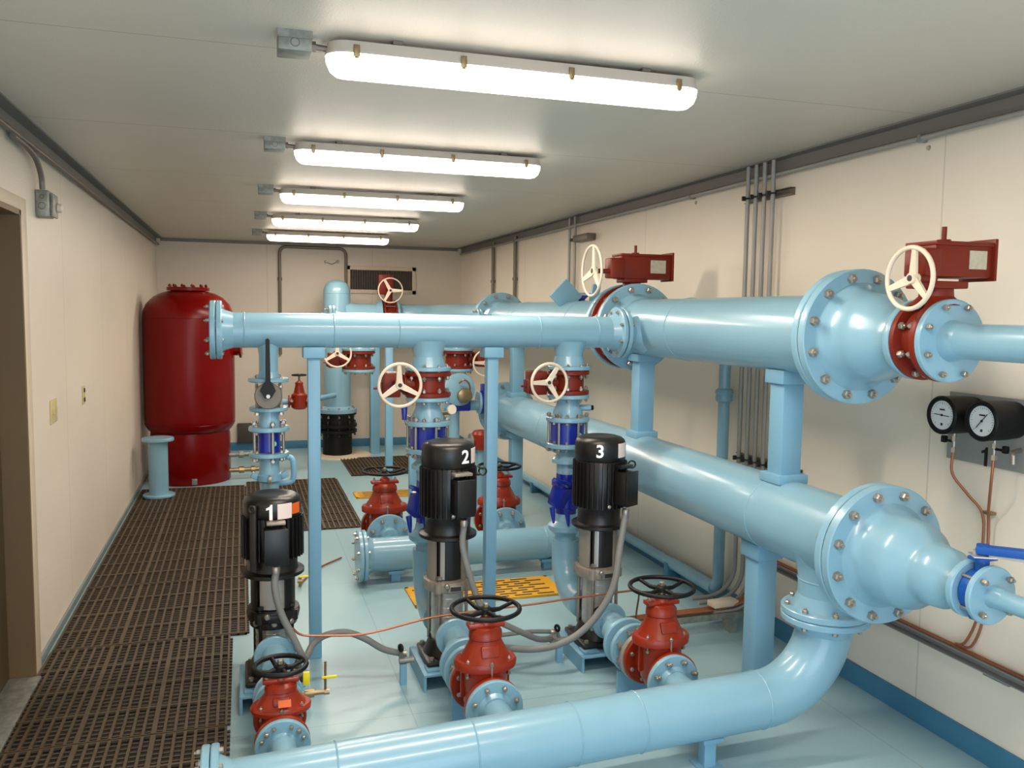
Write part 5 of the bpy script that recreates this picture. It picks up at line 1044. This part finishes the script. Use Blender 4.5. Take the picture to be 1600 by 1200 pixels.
# ------------------------------------------------------------------ copper line and flexible conduits round the pumps
CYY = 3.765
b = MB(); b.tube(smooth_path([(1.165, CYY, 0.36), (1.21, CYY, 0.322), (1.34, CYY, 0.306), (1.452, CYY, 0.298), (1.568, CYY, 0.309), (1.715, CYY, 0.335), (1.835, CYY, 0.349), (2.05, CYY, 0.357), (2.273, CYY, 0.362), (2.437, CYY, 0.371), (2.605, CYY, 0.377), (2.794, CYY, 0.383), (2.86, 3.80, 0.36), (2.90, 3.90, 0.22), (2.93, 3.96, 0.155)], 5), 0.005, 10)
tag(b.build('copper_tube', M_COPPER), 'long copper tube strung in front of all three pumps', 'tube')
def hose(P, r, m, label, fittings=()):
    t = thing('flexible_conduit', label, 'conduit', P[len(P) // 2], None)
    b = MB(); b.tube(smooth_path(P, 7), r, 14); b.build('hose', m, t)
    for (p, ax) in fittings:
        b = MB(); b.lathe([(-0.02, r * 1.15), (-0.015, r * 1.45), (0.0, r * 1.45), (0.003, r * 1.2), (0.016, r * 1.2)], p, ax, 10); b.build('fitting', M_BOLT, t)
hose([tuple(G1), (1.092, 3.755, 0.551), (1.118, 3.745, 0.434), (1.166, 3.735, 0.329), (1.20, 3.735, 0.25), (1.225, 3.80, 0.205), (1.265, 3.90, 0.225), (1.323, 3.9, 0.260), (1.411, 3.9, 0.265), (1.5, 3.9, 0.225), (1.59, 3.9, 0.163), (1.68, 3.9, 0.133)], 0.0155, M_FLEX, 'grey flexible conduit from the left-hand pump box looping over to the middle pump', [((1.68, 3.9, 0.133), (1, 0, 0))])
hose([tuple(G2), (1.935, 3.765, 0.666), (1.970, 3.745, 0.517), (2.01, 3.735, 0.40), (2.064, 3.735, 0.324), (2.143, 3.75, 0.28), (2.24, 3.78, 0.22), (2.34, 3.83, 0.16), (2.44, 3.90, 0.125)], 0.015, M_FLEX, 'grey flexible conduit from the middle pump box down towards the right-hand pump', [((2.44, 3.90, 0.125), (1, 0, 0))])
hose([tuple(G3), (2.72, 3.735, 0.62), (2.685, 3.70, 0.48), (2.638, 3.69, 0.375), (2.54, 3.69, 0.257), (2.42, 3.70, 0.183), (2.28, 3.74, 0.15), (2.12, 3.85, 0.14), (2.00, 3.95, 0.15)], 0.0165, M_FLEX, 'grey flexible conduit sweeping left from the right-hand pump box')
hose([(2.50, 4.02, 0.11), (2.36, 4.02, 0.125), (2.2, 4.03, 0.12), (2.05, 4.05, 0.13)], 0.011, M_FLEX, 'thin pale conduit lying between the middle and right-hand pumps', [((2.49, 4.02, 0.11), (1, 0, 0))])
for (px, py, pz, l) in ((1.675, 3.86, 0.115, 'small black and silver fitting at the left foot of the middle pump'), (2.475, 3.90, 0.115, 'small black and silver fitting at the left foot of the right-hand pump')):
    t = thing('drain_cock', l, 'fitting', (px, py, pz), None)
    b = MB(); b.cyl((px - 0.02, py, pz), (px + 0.05, py, pz), 0.014, 10); b.cyl((px, py, pz), (px - 0.01, py, pz + 0.05), 0.007, 8); b.build('fitting_body', M_GALV, t)
    b = MB(); b.torus((px - 0.012, py, pz + 0.062), (1, 0.4, 0), 0.014, 0.007, 16, 8); b.build('ring_handle', M_BLACKR, t)
    MB().box((px + 0.0, py, 0.05), (0.03, 0.03, 0.10)).build('bracket', M_BLUE2, t)
# small brass ball valves with yellow handles beside pump 1
t = thing('ball_valve', 'brass ball valve with a yellow upright handle beside the smaller gate valve', 'valve', (1.19, 3.36, 0.2), None)
b = MB(); b.cyl((1.12, 3.36, 0.235), (1.27, 3.36, 0.235), 0.010, 12); b.lathe([(0, 0.018), (0.035, 0.018)], (1.19, 3.36, 0.235), (1, 0, 0), 10); b.cyl((1.27, 3.36, 0.225), (1.27, 3.36, 0.36), 0.005, 8); b.lathe([(0, 0.013), (0.02, 0.013)], (1.265, 3.36, 0.235), (1, 0, 0), 8); b.build('body', M_BRASS, t)
MB().box((1.195, 3.345, 0.305), (0.026, 0.012, 0.055), bev=0.004).build('handle', M_YELLOW, t)
MB().box((1.285, 3.345, 0.30), (0.06, 0.008, 0.010), bev=0.002).build('cross_handle', M_YELLOW, t)
t = thing('ball_valve', 'small yellow lever valve on the floor line behind the left-hand pump', 'valve', (1.34, 5.45, 0.0), None)
b = MB(); b.cyl((1.30, 5.45, 0.0), (1.30, 5.45, 0.06), 0.009, 10); b.lathe([(0, 0.016), (0.03, 0.016)], (1.285, 5.45, 0.04), (1, 0, 0), 8); b.build('body', M_BRASS, t)
MB().box((1.345, 5.44, 0.068), (0.11, 0.02, 0.010), bev=0.003).build('handle', M_YELLOW, t)
b = MB(); b.tube(smooth_path([(1.30, 5.45, 0.012), (1.35, 5.6, 0.010), (1.45, 5.8, 0.010), (1.62, 6.0, 0.010)], 5), 0.006, 8); tag(b.build('copper_tube', M_COPPER), 'thin tube lying on the floor beside the foremost blue post', 'tube')
